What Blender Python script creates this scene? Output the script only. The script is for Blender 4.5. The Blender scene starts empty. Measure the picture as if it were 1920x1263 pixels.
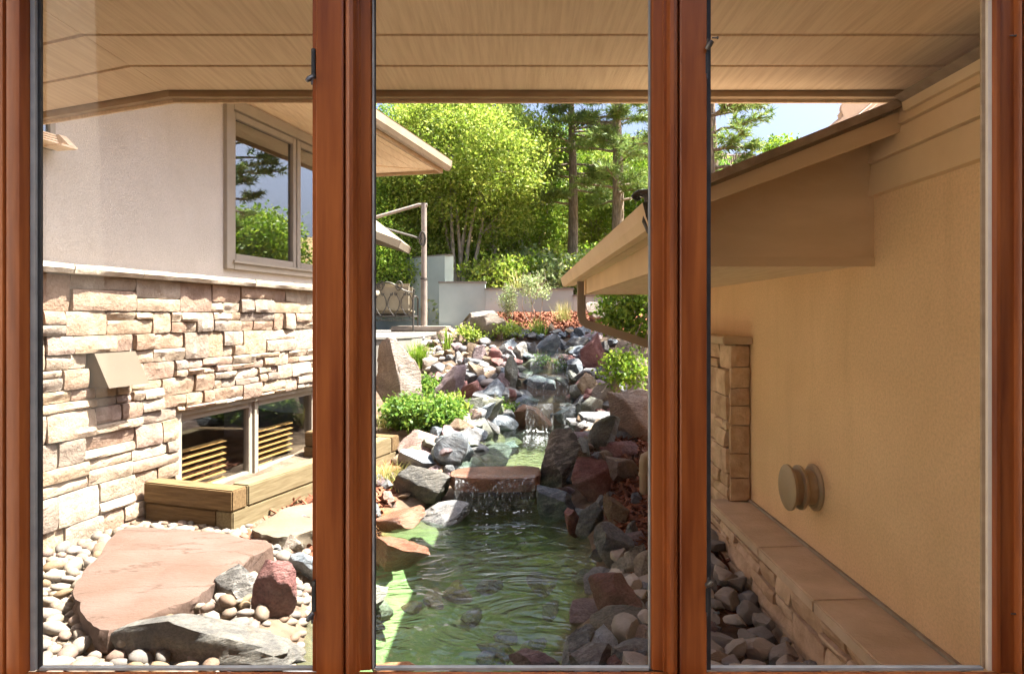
import bpy, bmesh, math, random
import numpy as np
from mathutils import Vector, noise as mnoise

# ------------------------------------------------------------------ camera, light, exposure
F, CX, CY = 1284.0, 972.0, 594.0          # focal length and vanishing point, in photograph pixels
scene = bpy.context.scene
col = scene.collection
cam = bpy.data.cameras.new('camera')
cam.sensor_width = 36.0
cam.lens = F / 1920 * 36
cam.shift_x = (960 - CX) / 1920
cam.shift_y = (CY - 631.5) / 1920
cam.clip_start, cam.clip_end = 0.05, 2000
camo = bpy.data.objects.new('camera', cam)
camo.rotation_euler = (math.pi / 2, 0, 0)
col.objects.link(camo)
scene.camera = camo

SUN_EL, SUN_AZ = math.radians(63), math.radians(84)      # azimuth from +Y towards +X
world = bpy.data.worlds.new('World')
scene.world = world
world.use_nodes = True
wn = world.node_tree
wn.nodes.clear()
wo = wn.nodes.new('ShaderNodeOutputWorld')
wb = wn.nodes.new('ShaderNodeBackground')
ws = wn.nodes.new('ShaderNodeTexSky')
ws.sky_type = 'NISHITA'
ws.sun_disc = False
ws.sun_elevation, ws.sun_rotation = SUN_EL, SUN_AZ
ws.air_density, ws.dust_density, ws.ozone_density = 0.6, 8.0, 6.0
wb.inputs['Strength'].default_value = 0.05
wn.links.new(ws.outputs[0], wb.inputs[0])
wn.links.new(wb.outputs[0], wo.inputs[0])
sun = bpy.data.lights.new('sun', 'SUN')
sun.energy, sun.angle, sun.color = 3.4, math.radians(0.6), (1.0, 0.95, 0.86)
suno = bpy.data.objects.new('sun', sun)
sv = Vector((math.sin(SUN_AZ) * math.cos(SUN_EL), math.cos(SUN_AZ) * math.cos(SUN_EL), math.sin(SUN_EL)))
suno.rotation_euler = (-sv).to_track_quat('-Z', 'Y').to_euler()
suno.location = sv * 40
col.objects.link(suno)
vs = scene.view_settings
vs.view_transform, vs.look, vs.gamma, vs.exposure = 'Standard', 'None', 1.0, 3.3
vs.use_curve_mapping = False
scene.render.engine = 'CYCLES'
scene.cycles.use_denoising = True
scene.cycles.max_bounces = 14
scene.cycles.diffuse_bounces = 12
scene.cycles.glossy_bounces = 3
scene.cycles.use_adaptive_sampling = True
scene.cycles.adaptive_threshold = 0.02
scene.cycles.transparent_max_bounces = 16
scene.cycles.caustics_reflective = False
scene.cycles.caustics_refractive = False

rng = random.Random(11)
nrg = np.random.default_rng(11)


def P(px, py, Y):
    return Vector(((px - CX) / F * Y, Y, (CY - py) / F * Y))


def PZ(px, py, z):
    return P(px, py, z * F / (CY - py))


# ------------------------------------------------------------------ materials
def newmat(name):
    m = bpy.data.materials.new(name)
    m.use_nodes = True
    nt = m.node_tree
    return m, nt, nt.nodes['Principled BSDF'], nt.nodes['Material Output']


def vec_in(nt, scale=(1, 1, 1), rnd=False, rot=(0, 0, 0)):
    tc = nt.nodes.new('ShaderNodeTexCoord')
    mp = nt.nodes.new('ShaderNodeMapping')
    mp.inputs['Scale'].default_value = scale
    src = tc.outputs['Object']
    if any(rot):
        mr = nt.nodes.new('ShaderNodeMapping')
        mr.inputs['Rotation'].default_value = rot
        nt.links.new(src, mr.inputs['Vector'])
        src = mr.outputs[0]
    nt.links.new(src, mp.inputs['Vector'])
    if rnd:
        oi = nt.nodes.new('ShaderNodeObjectInfo')
        mu = nt.nodes.new('ShaderNodeMath')
        mu.operation = 'MULTIPLY'
        mu.inputs[1].default_value = 57.0
        nt.links.new(oi.outputs['Random'], mu.inputs[0])
        nt.links.new(mu.outputs[0], mp.inputs['Location'])
    return mp.outputs[0]


def noise(nt, vec, scale, detail=4, rough=0.55, dist=0.0):
    n = nt.nodes.new('ShaderNodeTexNoise')
    n.inputs['Scale'].default_value = scale
    n.inputs['Detail'].default_value = detail
    n.inputs['Roughness'].default_value = rough
    n.inputs['Distortion'].default_value = dist
    nt.links.new(vec, n.inputs['Vector'])
    return n.outputs['Fac']


def ramp(nt, fac, stops):
    r = nt.nodes.new('ShaderNodeValToRGB')
    e = r.color_ramp.elements
    while len(e) < len(stops):
        e.new(0.5)
    for k, (p, c) in enumerate(stops):
        e[k].position = p
        e[k].color = (*c, 1) if len(c) == 3 else c
    nt.links.new(fac, r.inputs[0])
    return r.outputs[0]


def mixc(nt, fac, a, b, mode='MIX'):
    n = nt.nodes.new('ShaderNodeMix')
    n.data_type = 'RGBA'
    n.blend_type = mode
    for key, v in ((0, fac), (6, a), (7, b)):
        if hasattr(v, 'links') or hasattr(v, 'is_linked'):
            nt.links.new(v, n.inputs[key])
        else:
            n.inputs[key].default_value = v if key == 0 else (*v, 1)
    return n.outputs[2]


def bump(nt, b, h, strength=0.3, dist=0.02):
    n = nt.nodes.new('ShaderNodeBump')
    n.inputs['Strength'].default_value = strength
    n.inputs['Distance'].default_value = dist
    nt.links.new(h, n.inputs['Height'])
    nt.links.new(n.outputs[0], b.inputs['Normal'])


def pmat(name, c1, c2, scale=6, rough=0.8, stretch=(1, 1, 1), bs=40, bstr=0.3, bdist=0.01, rnd=0.0, detail=5, spec=0.3,
         veins=None, stripes=None, island=False, lo=0.35, hi=0.65, metallic=0.0, rot=(0, 0, 0)):
    """noise-mottled surface with fine relief; rnd = brightness spread between single objects"""
    m, nt, b, o = newmat(name)
    v = vec_in(nt, stretch, True, rot)
    c = ramp(nt, noise(nt, v, scale, detail), [(lo, c1), (hi, c2)])
    if stripes:
        w = nt.nodes.new('ShaderNodeTexWave')
        w.inputs['Scale'].default_value = stripes[0]
        w.inputs['Distortion'].default_value = stripes[2]
        w.inputs['Detail'].default_value = 4
        w.inputs['Detail Scale'].default_value = 1.4
        nt.links.new(v, w.inputs['Vector'])
        f = ramp(nt, w.outputs['Fac'], [(0.55, (0, 0, 0)), (0.9, (1, 1, 1))])
        c = mixc(nt, f, c, stripes[1])
    if veins:
        f = ramp(nt, noise(nt, v, veins[0], 6, 0.6, 1.2), [(0.485, (0, 0, 0)), (0.5, (1, 1, 1)), (0.515, (0, 0, 0))])
        c = mixc(nt, f, c, veins[1])
    if rnd:
        if island:
            g = nt.nodes.new('ShaderNodeNewGeometry')
            rv = g.outputs['Random Per Island']
        else:
            g = nt.nodes.new('ShaderNodeObjectInfo')
            rv = g.outputs['Random']
        mr = nt.nodes.new('ShaderNodeMapRange')
        mr.inputs['To Min'].default_value = 1 - rnd
        mr.inputs['To Max'].default_value = 1 + rnd
        nt.links.new(rv, mr.inputs['Value'])
        h = nt.nodes.new('ShaderNodeHueSaturation')
        nt.links.new(mr.outputs[0], h.inputs['Value'])
        nt.links.new(c, h.inputs['Color'])
        c = h.outputs[0]
    nt.links.new(c, b.inputs['Base Color'])
    b.inputs['Roughness'].default_value = rough
    b.inputs['Metallic'].default_value = metallic
    b.inputs['Specular IOR Level'].default_value = spec
    if bstr:
        bump(nt, b, noise(nt, v, bs, 6, 0.65), bstr, bdist)
    return m


def multimat(name, cols, scale, rough, bs, bstr, bdist, island=False, dark=(0.5, 0.4, 0.3), spec=0.25):
    """each single stone takes its own colour out of a list, mottled"""
    m, nt, b, o = newmat(name)
    v = vec_in(nt, (1, 1, 1), True)
    if island:
        rv = nt.nodes.new('ShaderNodeNewGeometry').outputs['Random Per Island']
    else:
        rv = nt.nodes.new('ShaderNodeObjectInfo').outputs['Random']
    r = nt.nodes.new('ShaderNodeValToRGB')
    r.color_ramp.interpolation = 'CONSTANT'
    e = r.color_ramp.elements
    while len(e) < len(cols):
        e.new(0.5)
    for k, c in enumerate(cols):
        e[k].position = k / len(cols)
        e[k].color = (*c, 1)
    nt.links.new(rv, r.inputs[0])
    mot = ramp(nt, noise(nt, v, scale, 6, 0.6), [(0.3, dark), (0.62, (1.08, 1.06, 1.04))])
    c = mixc(nt, 0.8, r.outputs[0], mot, 'MULTIPLY')
    nt.links.new(c, b.inputs['Base Color'])
    b.inputs['Roughness'].default_value = rough
    b.inputs['Specular IOR Level'].default_value = spec
    bump(nt, b, noise(nt, v, bs, 6, 0.7), bstr, bdist)
    return m


def leafmat(name, c1, c2, c3, trans=0.45):
    m, nt, b, o = newmat(name)
    g = nt.nodes.new('ShaderNodeNewGeometry')
    c = ramp(nt, g.outputs['Random Per Island'], [(0.0, c1), (0.55, c2), (1.0, c3)])
    nt.links.new(c, b.inputs['Base Color'])
    b.inputs['Roughness'].default_value = 0.5
    b.inputs['Specular IOR Level'].default_value = 0.25
    t = nt.nodes.new('ShaderNodeBsdfTranslucent')
    nt.links.new(c, t.inputs[0])
    mx = nt.nodes.new('ShaderNodeMixShader')
    mx.inputs[0].default_value = trans
    nt.links.new(b.outputs[0], mx.inputs[1])
    nt.links.new(t.outputs[0], mx.inputs[2])
    nt.links.new(mx.outputs[0], o.inputs[0])
    return m


def glassmat(name, tint=(1, 1, 1), base=0.0, rough=0.0, ior=1.5):
    """thin pane: what passes straight through plus a Fresnel reflection"""
    m, nt, b, o = newmat(name)
    nt.nodes.remove(b)
    fr = nt.nodes.new('ShaderNodeLayerWeight')
    fr.inputs['Blend'].default_value = 0.5
    pw = nt.nodes.new('ShaderNodeMath')
    pw.operation = 'POWER'
    pw.inputs[1].default_value = 5.0
    nt.links.new(fr.outputs['Facing'], pw.inputs[0])
    f0 = ((ior - 1) / (ior + 1)) ** 2 + base
    ad = nt.nodes.new('ShaderNodeMath')
    ad.operation = 'MULTIPLY_ADD'
    ad.use_clamp = True
    ad.inputs[1].default_value = 1 - f0
    ad.inputs[2].default_value = f0
    nt.links.new(pw.outputs[0], ad.inputs[0])
    tr = nt.nodes.new('ShaderNodeBsdfTransparent')
    tr.inputs[0].default_value = (*tint, 1)
    gl = nt.nodes.new('ShaderNodeBsdfGlossy')
    gl.inputs['Roughness'].default_value = rough
    mx = nt.nodes.new('ShaderNodeMixShader')
    nt.links.new(ad.outputs[0], mx.inputs[0])
    nt.links.new(tr.outputs[0], mx.inputs[1])
    nt.links.new(gl.outputs[0], mx.inputs[2])
    nt.links.new(mx.outputs[0], o.inputs[0])
    return m, nt, gl, fr


def stuccomat(name, c1, c2, stain, amt=.35):
    """trowelled stucco: soft patches, sand grain, faint run-down stains"""
    m, nt, b, o = newmat(name)
    v = vec_in(nt)
    c = ramp(nt, noise(nt, v, 1.4, 6, .6, .5), [(.35, c1), (.65, c2)])
    vs_ = vec_in(nt, (3.5, 3.5, .45))
    c = mixc(nt, ramp(nt, noise(nt, vs_, 1.6, 5, .6), [(.54, (0, 0, 0)), (.74, (amt,) * 3)]), c, stain)
    g = ramp(nt, noise(nt, v, 95, 4, .75), [(.30, (.80, .80, .80)), (.55, (1, 1, 1)), (.75, (1.10, 1.10, 1.10))])
    c = mixc(nt, .9, c, g, 'MULTIPLY')
    nt.links.new(c, b.inputs['Base Color'])
    b.inputs['Roughness'].default_value = .93
    b.inputs['Specular IOR Level'].default_value = .2
    bump(nt, b, noise(nt, v, 120, 5, .7), .6, .006)
    return m


M = {}
M['wood'] = pmat('cherry_wood', (0.175, 0.038, 0.008), (0.44, 0.132, 0.030), 4, 0.36, (7, 7, 0.5), 30, 0.12, 0.002, spec=0.45, lo=0.28, hi=0.72)
M['gasket'] = pmat('grey_gasket', (0.30, 0.31, 0.30), (0.42, 0.43, 0.41), 20, 0.5, bstr=0)
M['gasket_dark'] = pmat('dark_gasket', (0.035, 0.036, 0.036), (0.06, 0.06, 0.06), 20, 0.5, bstr=0)
M['cream_strip'] = pmat('cream_strip', (0.84, 0.76, 0.60), (0.90, 0.82, 0.66), 20, 0.5, bstr=0)
M['latch'] = pmat('grey_latch', (0.10, 0.10, 0.10), (0.16, 0.16, 0.155), 40, 0.35, bstr=0, metallic=0.6)
M['soffit'] = pmat('rough_sawn_soffit', (0.70, 0.53, 0.35), (0.86, 0.69, 0.49), 3, 0.85, (26, 1.2, 1), 9, 0.35, 0.006, lo=0.25, hi=0.6)
M['fascia'] = pmat('painted_fascia', (0.36, 0.255, 0.15), (0.45, 0.33, 0.205), 4, 0.7, (2, 2, 8), 40, 0.1, 0.003)
M['stucco'] = stuccomat('pale_stucco', (0.457, 0.408, 0.347), (0.510, 0.461, 0.400), (0.396, 0.343, 0.282))
M['stucco_tan'] = stuccomat('tan_stucco', (0.76, 0.525, 0.29), (0.85, 0.60, 0.35), (0.62, 0.41, 0.215))
M['stucco_pink'] = pmat('sunlit_stucco', (0.464, 0.360, 0.280), (0.544, 0.440, 0.352), 3, 0.92, bs=120, bstr=0.3, bdist=0.005)
M['grey_stucco'] = pmat('grey_stucco', (0.27, 0.335, 0.315), (0.36, 0.425, 0.40), 1.2, 0.9, bs=120, bstr=0.2, bdist=0.004)
M['room_floor'] = pmat('dark_floor', (0.035, 0.022, 0.014), (0.06, 0.04, 0.025), 3, 0.6, (1, 8, 1), 30, 0.1, 0.002)
M['room_wall'] = pmat('cream_wall', (0.42, 0.385, 0.335), (0.48, 0.44, 0.38), 2, 0.9, bs=150, bstr=0.1, bdist=0.002)
M['taupe'] = pmat('taupe_paint', (0.260, 0.224, 0.177), (0.289, 0.249, 0.199), 6, 0.55, bs=60, bstr=0.05, bdist=0.002)
M['tan_paint'] = pmat('tan_paint', (0.66, 0.48, 0.275), (0.74, 0.55, 0.33), 3, 0.65, (1, 1, 1), 60, 0.2, 0.003)
M['brown_paint'] = pmat('brown_siding', (0.62, 0.47, 0.285), (0.70, 0.54, 0.34), 3, 0.75, (1, 1, 3), 60, 0.3, 0.004)
M['metal_gutter'] = pmat('gutter_metal', (0.27, 0.215, 0.15), (0.33, 0.265, 0.19), 5, 0.45, bs=30, bstr=0.06, bdist=0.003)
M['shingle'] = pmat('tan_shingles', (0.24, 0.18, 0.125), (0.36, 0.28, 0.20), 12, 0.95, bs=60, bstr=0.5)
M['mortar'] = pmat('mortar', (0.30, 0.25, 0.195), (0.40, 0.34, 0.27), 10, 0.95, bs=90, bstr=0.5)
stone_cols = [tuple(v * f for v, f in zip(c, (.48, .470, .460))) for c in [(0.60, 0.46, 0.33), (0.66, 0.54, 0.41), (0.55, 0.40, 0.29), (0.64, 0.50, 0.37), (0.56, 0.41, 0.32), (0.66, 0.56, 0.45),
              (0.58, 0.42, 0.31), (0.48, 0.40, 0.33), (0.63, 0.49, 0.34), (0.58, 0.41, 0.30), (0.68, 0.57, 0.44), (0.55, 0.42, 0.35)]]
M['stone'] = multimat('veneer_stone', stone_cols, 9, 0.9, 24, 0.9, 0.018, False, (0.62, 0.52, 0.44))
M['stone_rest'] = multimat('veneer_stone_joined', stone_cols, 9, 0.9, 24, 0.9, 0.018, True, (0.62, 0.52, 0.44))
shade_cols = [(0.62, 0.45, 0.29), (0.70, 0.53, 0.36), (0.58, 0.42, 0.27), (0.64, 0.47, 0.32), (0.72, 0.55, 0.37)]
M['stone_tan'] = multimat('tan_veneer_stone', shade_cols, 9, 0.9, 24, 0.8, 0.015, False, (0.6, 0.5, 0.42))
M['cap'] = pmat('limestone_cap', (0.306, 0.248, 0.180), (0.406, 0.345, 0.264), 9, 0.9, bs=30, bstr=0.8, bdist=0.012)
M['ledge'] = pmat('ledge_cap', (0.54, 0.40, 0.26), (0.70, 0.54, 0.375), 4, 0.85, bs=45, bstr=0.7, bdist=0.012, rnd=0.08)
M['timber'] = pmat('treated_timber', (0.114, 0.084, 0.040), (0.165, 0.131, 0.071), 5, 0.85, (1.0, 12, 12), 12, 0.4, 0.005, rnd=0.12, rot=(0, 0, math.radians(-71)))
M['timber_shaded'] = pmat('shaded_cross_timber', (0.083, 0.049, 0.019), (0.145, 0.094, 0.042), 5, 0.85, (12, 1.0, 12), 12, 0.4, 0.005, rnd=0.12, rot=(0, 0, math.radians(-71)))  # cross timbers: shade of their near faces put into a darker colour
M['blind'] = pmat('wood_blind', (0.52, 0.29, 0.10), (0.62, 0.37, 0.15), 6, 0.5, (6, 1, 1), bstr=0)
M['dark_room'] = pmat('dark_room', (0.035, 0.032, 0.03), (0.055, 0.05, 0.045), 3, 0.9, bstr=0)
M['curtain'] = pmat('pale_curtain', (0.34, 0.37, 0.36), (0.45, 0.47, 0.45), 6, 0.9, bstr=0)
M['hood'] = pmat('hood_metal', (0.085, 0.065, 0.044), (0.093, 0.072, 0.048), 6, 0.5, bs=50, bstr=0.04)
M['vent'] = pmat('vent_metal', (0.36, 0.27, 0.165), (0.42, 0.315, 0.20), 6, 0.45, bs=50, bstr=0.05)
M['iron'] = pmat('wrought_iron', (0.055, 0.050, 0.043), (0.100, 0.090, 0.080), 30, 0.5, bs=80, bstr=0.2, metallic=0.3)
M['cushion'] = pmat('cushion', (0.245, 0.207, 0.143), (0.286, 0.245, 0.173), 8, 0.95, bs=200, bstr=0.3, bdist=0.003)
M['canvas'] = pmat('umbrella_canvas', (0.184, 0.153, 0.107), (0.214, 0.181, 0.129), 4, 0.9, bs=200, bstr=0.15)
M['pole'] = pmat('umbrella_pole', (0.20, 0.165, 0.14), (0.26, 0.22, 0.185), 8, 0.4, bs=40, bstr=0.1)
M['concrete'] = pmat('patio_concrete', (0.162, 0.150, 0.129), (0.204, 0.189, 0.166), 3, 0.9, bs=70, bstr=0.25, bdist=0.006)
M['tile_roof'] = pmat('clay_tiles', (0.17, 0.12, 0.085), (0.27, 0.20, 0.15), 3, 0.85, bs=20, bstr=0.3, rnd=0.15, island=True)
M['bark'] = pmat('bark', (0.13, 0.095, 0.065), (0.30, 0.235, 0.18), 8, 0.95, (4, 4, 0.8), 14, 0.9, 0.03)
M['bark_grey'] = pmat('grey_bark', (0.20, 0.165, 0.12), (0.38, 0.32, 0.25), 9, 0.9, (2, 2, 1), 20, 0.5, 0.02)
M['leaf_lime'] = leafmat('leaves_lime', (0.136, 0.218, 0.024), (0.252, 0.344, 0.044), (0.427, 0.466, 0.097), 0.5)
M['leaf_mid'] = leafmat('leaves_mid', (0.090, 0.181, 0.015), (0.181, 0.301, 0.025), (0.332, 0.421, 0.051))
M['leaf_dark'] = leafmat('leaves_dark', (0.066, 0.154, 0.024), (0.133, 0.253, 0.036), (0.265, 0.371, 0.060))
M['leaf_grey'] = leafmat('leaves_greygreen', (0.14, 0.21, 0.08), (0.25, 0.33, 0.13), (0.42, 0.45, 0.24))
M['needle'] = leafmat('pine_needles', (0.085, 0.151, 0.029), (0.160, 0.241, 0.051), (0.301, 0.350, 0.100), 0.35)
M['grassblade'] = leafmat('grass_blades', (0.085, 0.170, 0.010), (0.170, 0.281, 0.025), (0.289, 0.357, 0.051), 0.35)
M['dryblade'] = leafmat('dry_blades', (0.170, 0.204, 0.043), (0.306, 0.289, 0.093), (0.442, 0.374, 0.170), 0.35)
M['mulch'] = pmat('cedar_mulch', (0.115, 0.039, 0.020), (0.199, 0.077, 0.040), 20, 0.9, bs=60, bstr=0.3, rnd=0.45, island=True)
peb_cols = [tuple(v * .245 for v in c) for c in [(0.72, 0.62, 0.50), (0.64, 0.50, 0.38), (0.76, 0.68, 0.58), (0.55, 0.38, 0.27), (0.70, 0.58, 0.44), (0.50, 0.46, 0.42),
            (0.62, 0.45, 0.36), (0.74, 0.64, 0.50), (0.66, 0.47, 0.28), (0.70, 0.60, 0.52)]]
M['pebble'] = multimat('river_pebble', peb_cols, 12, 0.75, 60, 0.25, 0.004, False, (0.78, 0.72, 0.66))
M['pebble_rest'] = multimat('river_pebble_joined', peb_cols, 12, 0.75, 60, 0.25, 0.004, True, (0.78, 0.72, 0.66))
gp = [tuple(v * .62 for v in c) for c in [(0.30, 0.29, 0.29), (0.38, 0.34, 0.31), (0.26, 0.27, 0.29), (0.42, 0.37, 0.31), (0.33, 0.28, 0.28), (0.46, 0.43, 0.39)]]
M['pebble_grey'] = multimat('grey_pebble', gp, 12, 0.6, 60, 0.3, 0.005, False, (0.7, 0.68, 0.66))
M['rubble'] = multimat('grey_rubble', [(0.28, 0.255, 0.225), (0.36, 0.32, 0.28), (0.22, 0.205, 0.19), (0.42, 0.38, 0.33)], 10, 0.85, 40, 0.6, 0.012, False, (0.6, 0.57, 0.54))
# rock kinds
def rockmat(name, dark, mid, light, stain, stain_amt=.45, rough=.8, layers=0.0, spec=.3, scale=1.0):
    """weathered rock: three tones, large stains, fine speckle, bedding planes and pitted relief"""
    m, nt, b, o = newmat(name)
    v = vec_in(nt, (1, 1, 1), True)
    vl = vec_in(nt, (1, 1, 3.2), True, (0.5, 0.35, 0.2))
    c = ramp(nt, noise(nt, v, 5.5 * scale, 9, .68, .6), [(.30, dark), (.5, mid), (.70, light)])
    if layers:
        w = noise(nt, vl, 9 * scale, 5, .6, .8)
        c = mixc(nt, ramp(nt, w, [(.50, (0, 0, 0)), (.62, (layers, layers, layers))]), c, light)
    st = ramp(nt, noise(nt, v, 2.6 * scale, 5, .6, .4), [(.52, (0, 0, 0)), (.68, (stain_amt,) * 3)])
    c = mixc(nt, st, c, stain)
    sp = ramp(nt, noise(nt, v, 75 * scale, 3, .7), [(.33, (.55, .55, .55)), (.55, (1, 1, 1)), (.75, (1.22, 1.22, 1.2))])
    c = mixc(nt, .75, c, sp, 'MULTIPLY')
    nt.links.new(c, b.inputs['Base Color'])
    b.inputs['Roughness'].default_value = rough
    b.inputs['Specular IOR Level'].default_value = spec
    b1 = nt.nodes.new('ShaderNodeBump')
    b1.inputs['Strength'].default_value, b1.inputs['Distance'].default_value = .85, .035
    nt.links.new(noise(nt, vl, 14 * scale, 9, .7, .4), b1.inputs['Height'])
    b2 = nt.nodes.new('ShaderNodeBump')
    b2.inputs['Strength'].default_value, b2.inputs['Distance'].default_value = .5, .006
    nt.links.new(noise(nt, v, 110 * scale, 4, .7), b2.inputs['Height'])
    nt.links.new(b1.outputs[0], b2.inputs['Normal'])
    nt.links.new(b2.outputs[0], b.inputs['Normal'])
    return m


M['r_grey'] = rockmat('rock_grey', (0.066, 0.070, 0.075), (0.146, 0.150, 0.154), (0.276, 0.276, 0.269), (0.231, 0.169, 0.108), .3, .75, .35)
M['r_blue'] = rockmat('rock_blue', (0.042, 0.055, 0.073), (0.114, 0.137, 0.159), (0.302, 0.328, 0.348), (0.237, 0.201, 0.155), .3, .55, .5)
M['r_strip'] = rockmat('rock_striped', (0.064, 0.061, 0.058), (0.145, 0.137, 0.125), (0.393, 0.368, 0.325), (0.214, 0.162, 0.102), .3, .8, .8)
M['r_maroon'] = rockmat('rock_maroon', (0.094, 0.036, 0.034), (0.183, 0.077, 0.069), (0.296, 0.163, 0.144), (0.355, 0.286, 0.256), .4, .7, .15)
M['r_purple'] = rockmat('rock_purple', (0.087, 0.057, 0.066), (0.167, 0.120, 0.123), (0.281, 0.224, 0.216), (0.263, 0.210, 0.176), .35, .7, .2)
M['r_pink'] = rockmat('rock_pink', (0.142, 0.085, 0.068), (0.233, 0.162, 0.132), (0.324, 0.266, 0.233), (0.194, 0.104, 0.059), .4, .8, .2)
M['r_tan'] = rockmat('rock_tan', (0.129, 0.088, 0.053), (0.229, 0.164, 0.107), (0.343, 0.282, 0.210), (0.153, 0.084, 0.038), .45, .85, .2)
M['r_pale'] = rockmat('rock_pale', (0.196, 0.157, 0.120), (0.270, 0.226, 0.184), (0.330, 0.290, 0.245), (0.220, 0.153, 0.098), .25, .9, .1)
M['r_sand'] = rockmat('rock_sandstone', (0.158, 0.119, 0.098), (0.238, 0.191, 0.158), (0.317, 0.266, 0.230), (0.216, 0.137, 0.072), .45, .9, .2)
M['r_stain'] = rockmat('rock_stained', (0.048, 0.048, 0.048), (0.112, 0.107, 0.096), (0.201, 0.184, 0.153), (0.172, 0.096, 0.029), .6, .75, .25)
M['r_green'] = rockmat('rock_mossy', (0.066, 0.069, 0.055), (0.154, 0.158, 0.131), (0.276, 0.274, 0.239), (0.123, 0.127, 0.043), .5, .8, .2)
M['r_red'] = rockmat('rock_wet_red', (0.105, 0.041, 0.021), (0.196, 0.081, 0.043), (0.316, 0.158, 0.095), (0.115, 0.068, 0.048), .4, .32, .25, .5)
M['r_orange'] = rockmat('rock_orange', (.26, .095, .035), (.38, .165, .07), (.46, .26, .14), (.2, .1, .05), .3, .6)
M['slab'] = pmat('pink_flagstone', (0.081, 0.049, 0.035), (0.102, 0.068, 0.054), 2.2, 0.9, (1, 1.8, 1), 30, 0.6, 0.012, veins=(0.9, (0.056, 0.033, 0.022)))
M['flag_beige'] = pmat('beige_flagstone', (0.107, 0.083, 0.055), (0.138, 0.113, 0.083), 3, 0.9, bs=30, bstr=0.5, bdist=0.01)
M['foam'] = pmat('white_foam', (0.60, 0.65, 0.66), (0.82, 0.85, 0.85), 14, 0.5, bs=40, bstr=0.5)
M['glass'], *_ = glassmat('clear_pane', (0.99, 0.995, 0.99))
M['house_glass'], *_ = glassmat('coated_pane', (0.55, 0.60, 0.60), 0.30)
M['base_glass'], *_ = glassmat('basement_pane', (0.85, 0.86, 0.84), 0.05)


def watermat(name, tint, scale, strength, dist=0.05, stretch=(1, 1, 1)):
    m, nt, gl, fr = glassmat(name, tint, 0.05, 0.02, 1.33)
    v = vec_in(nt, stretch)
    h = noise(nt, v, scale, 2.0, 0.45, 2.2)
    h2 = noise(nt, v, scale * 3.1, 3, 0.5, 1.0)
    ad = nt.nodes.new('ShaderNodeMath')
    ad.operation = 'MULTIPLY_ADD'
    ad.inputs[1].default_value = .10
    nt.links.new(h2, ad.inputs[0])
    nt.links.new(h, ad.inputs[2])
    calm = ramp(nt, noise(nt, vec_in(nt), .9, 3), [(.38, (.18, .18, .18)), (.62, (1, 1, 1))])
    bp = nt.nodes.new('ShaderNodeBump')
    nt.links.new(calm, bp.inputs['Strength'])
    bp.inputs['Distance'].default_value = dist
    nt.links.new(ad.outputs[0], bp.inputs['Height'])
    nt.links.new(bp.outputs[0], gl.inputs['Normal'])
    nt.links.new(bp.outputs[0], fr.inputs['Normal'])
    return m


M['water'] = watermat('pond_water', (0.82, 0.93, 0.84), 3.0, 1.0, 0.05, (1, 1.4, 1))
M['water_up'] = watermat('pool_water', (0.80, 0.92, 0.82), 9, 1.0, 0.05)


def fallmat():
    m, nt, b, o = newmat('falling_water')
    v = vec_in(nt, (85, 85, 3.5))
    f = ramp(nt, noise(nt, v, 1.0, 4), [(0.52, (0.03, 0.03, 0.03)), (0.72, (0.50, 0.50, 0.50))])
    b.inputs['Base Color'].default_value = (0.75, 0.80, 0.82, 1)
    b.inputs['Roughness'].default_value = 0.15
    tr = nt.nodes.new('ShaderNodeBsdfTransparent')
    mx = nt.nodes.new('ShaderNodeMixShader')
    nt.links.new(f, mx.inputs[0])
    nt.links.new(tr.outputs[0], mx.inputs[1])
    nt.links.new(b.outputs[0], mx.inputs[2])
    nt.links.new(mx.outputs[0], o.inputs[0])
    return m


M['fall'] = fallmat()


def groundmat():
    m, nt, b, o = newmat('garden_ground')
    v = vec_in(nt)
    n1 = noise(nt, v, 7, 6)
    n2 = noise(nt, v, 0.7, 5)
    soil = ramp(nt, n1, [(0.3, (0.07, 0.047, 0.032)), (0.7, (0.17, 0.125, 0.088))])
    mul = ramp(nt, noise(nt, v, 30, 6, 0.7), [(0.3, (0.15, 0.05, 0.028)), (0.7, (0.36, 0.145, 0.075))])
    alg = ramp(nt, noise(nt, v, 3, 7, 0.65), [(0.28, (0.105, 0.170, 0.070)), (0.5, (0.160, 0.222, 0.100)), (0.72, (0.225, 0.255, 0.130))])
    hill = ramp(nt, n2, [(0.35, (0.11, 0.13, 0.035)), (0.5, (0.27, 0.18, 0.08)), (0.7, (0.34, 0.23, 0.115))])
    c = soil
    for attr, cc in (('mulch', mul), ('algae', alg), ('hill', hill)):
        a = nt.nodes.new('ShaderNodeAttribute')
        a.attribute_name = attr
        c = mixc(nt, a.outputs['Fac'], c, cc)
    nt.links.new(c, b.inputs['Base Color'])
    b.inputs['Roughness'].default_value = 0.95
    b.inputs['Specular IOR Level'].default_value = 0.15
    bump(nt, b, noise(nt, v, 30, 6, 0.7), 0.5, 0.03)
    return m


M['ground'] = groundmat()


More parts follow.
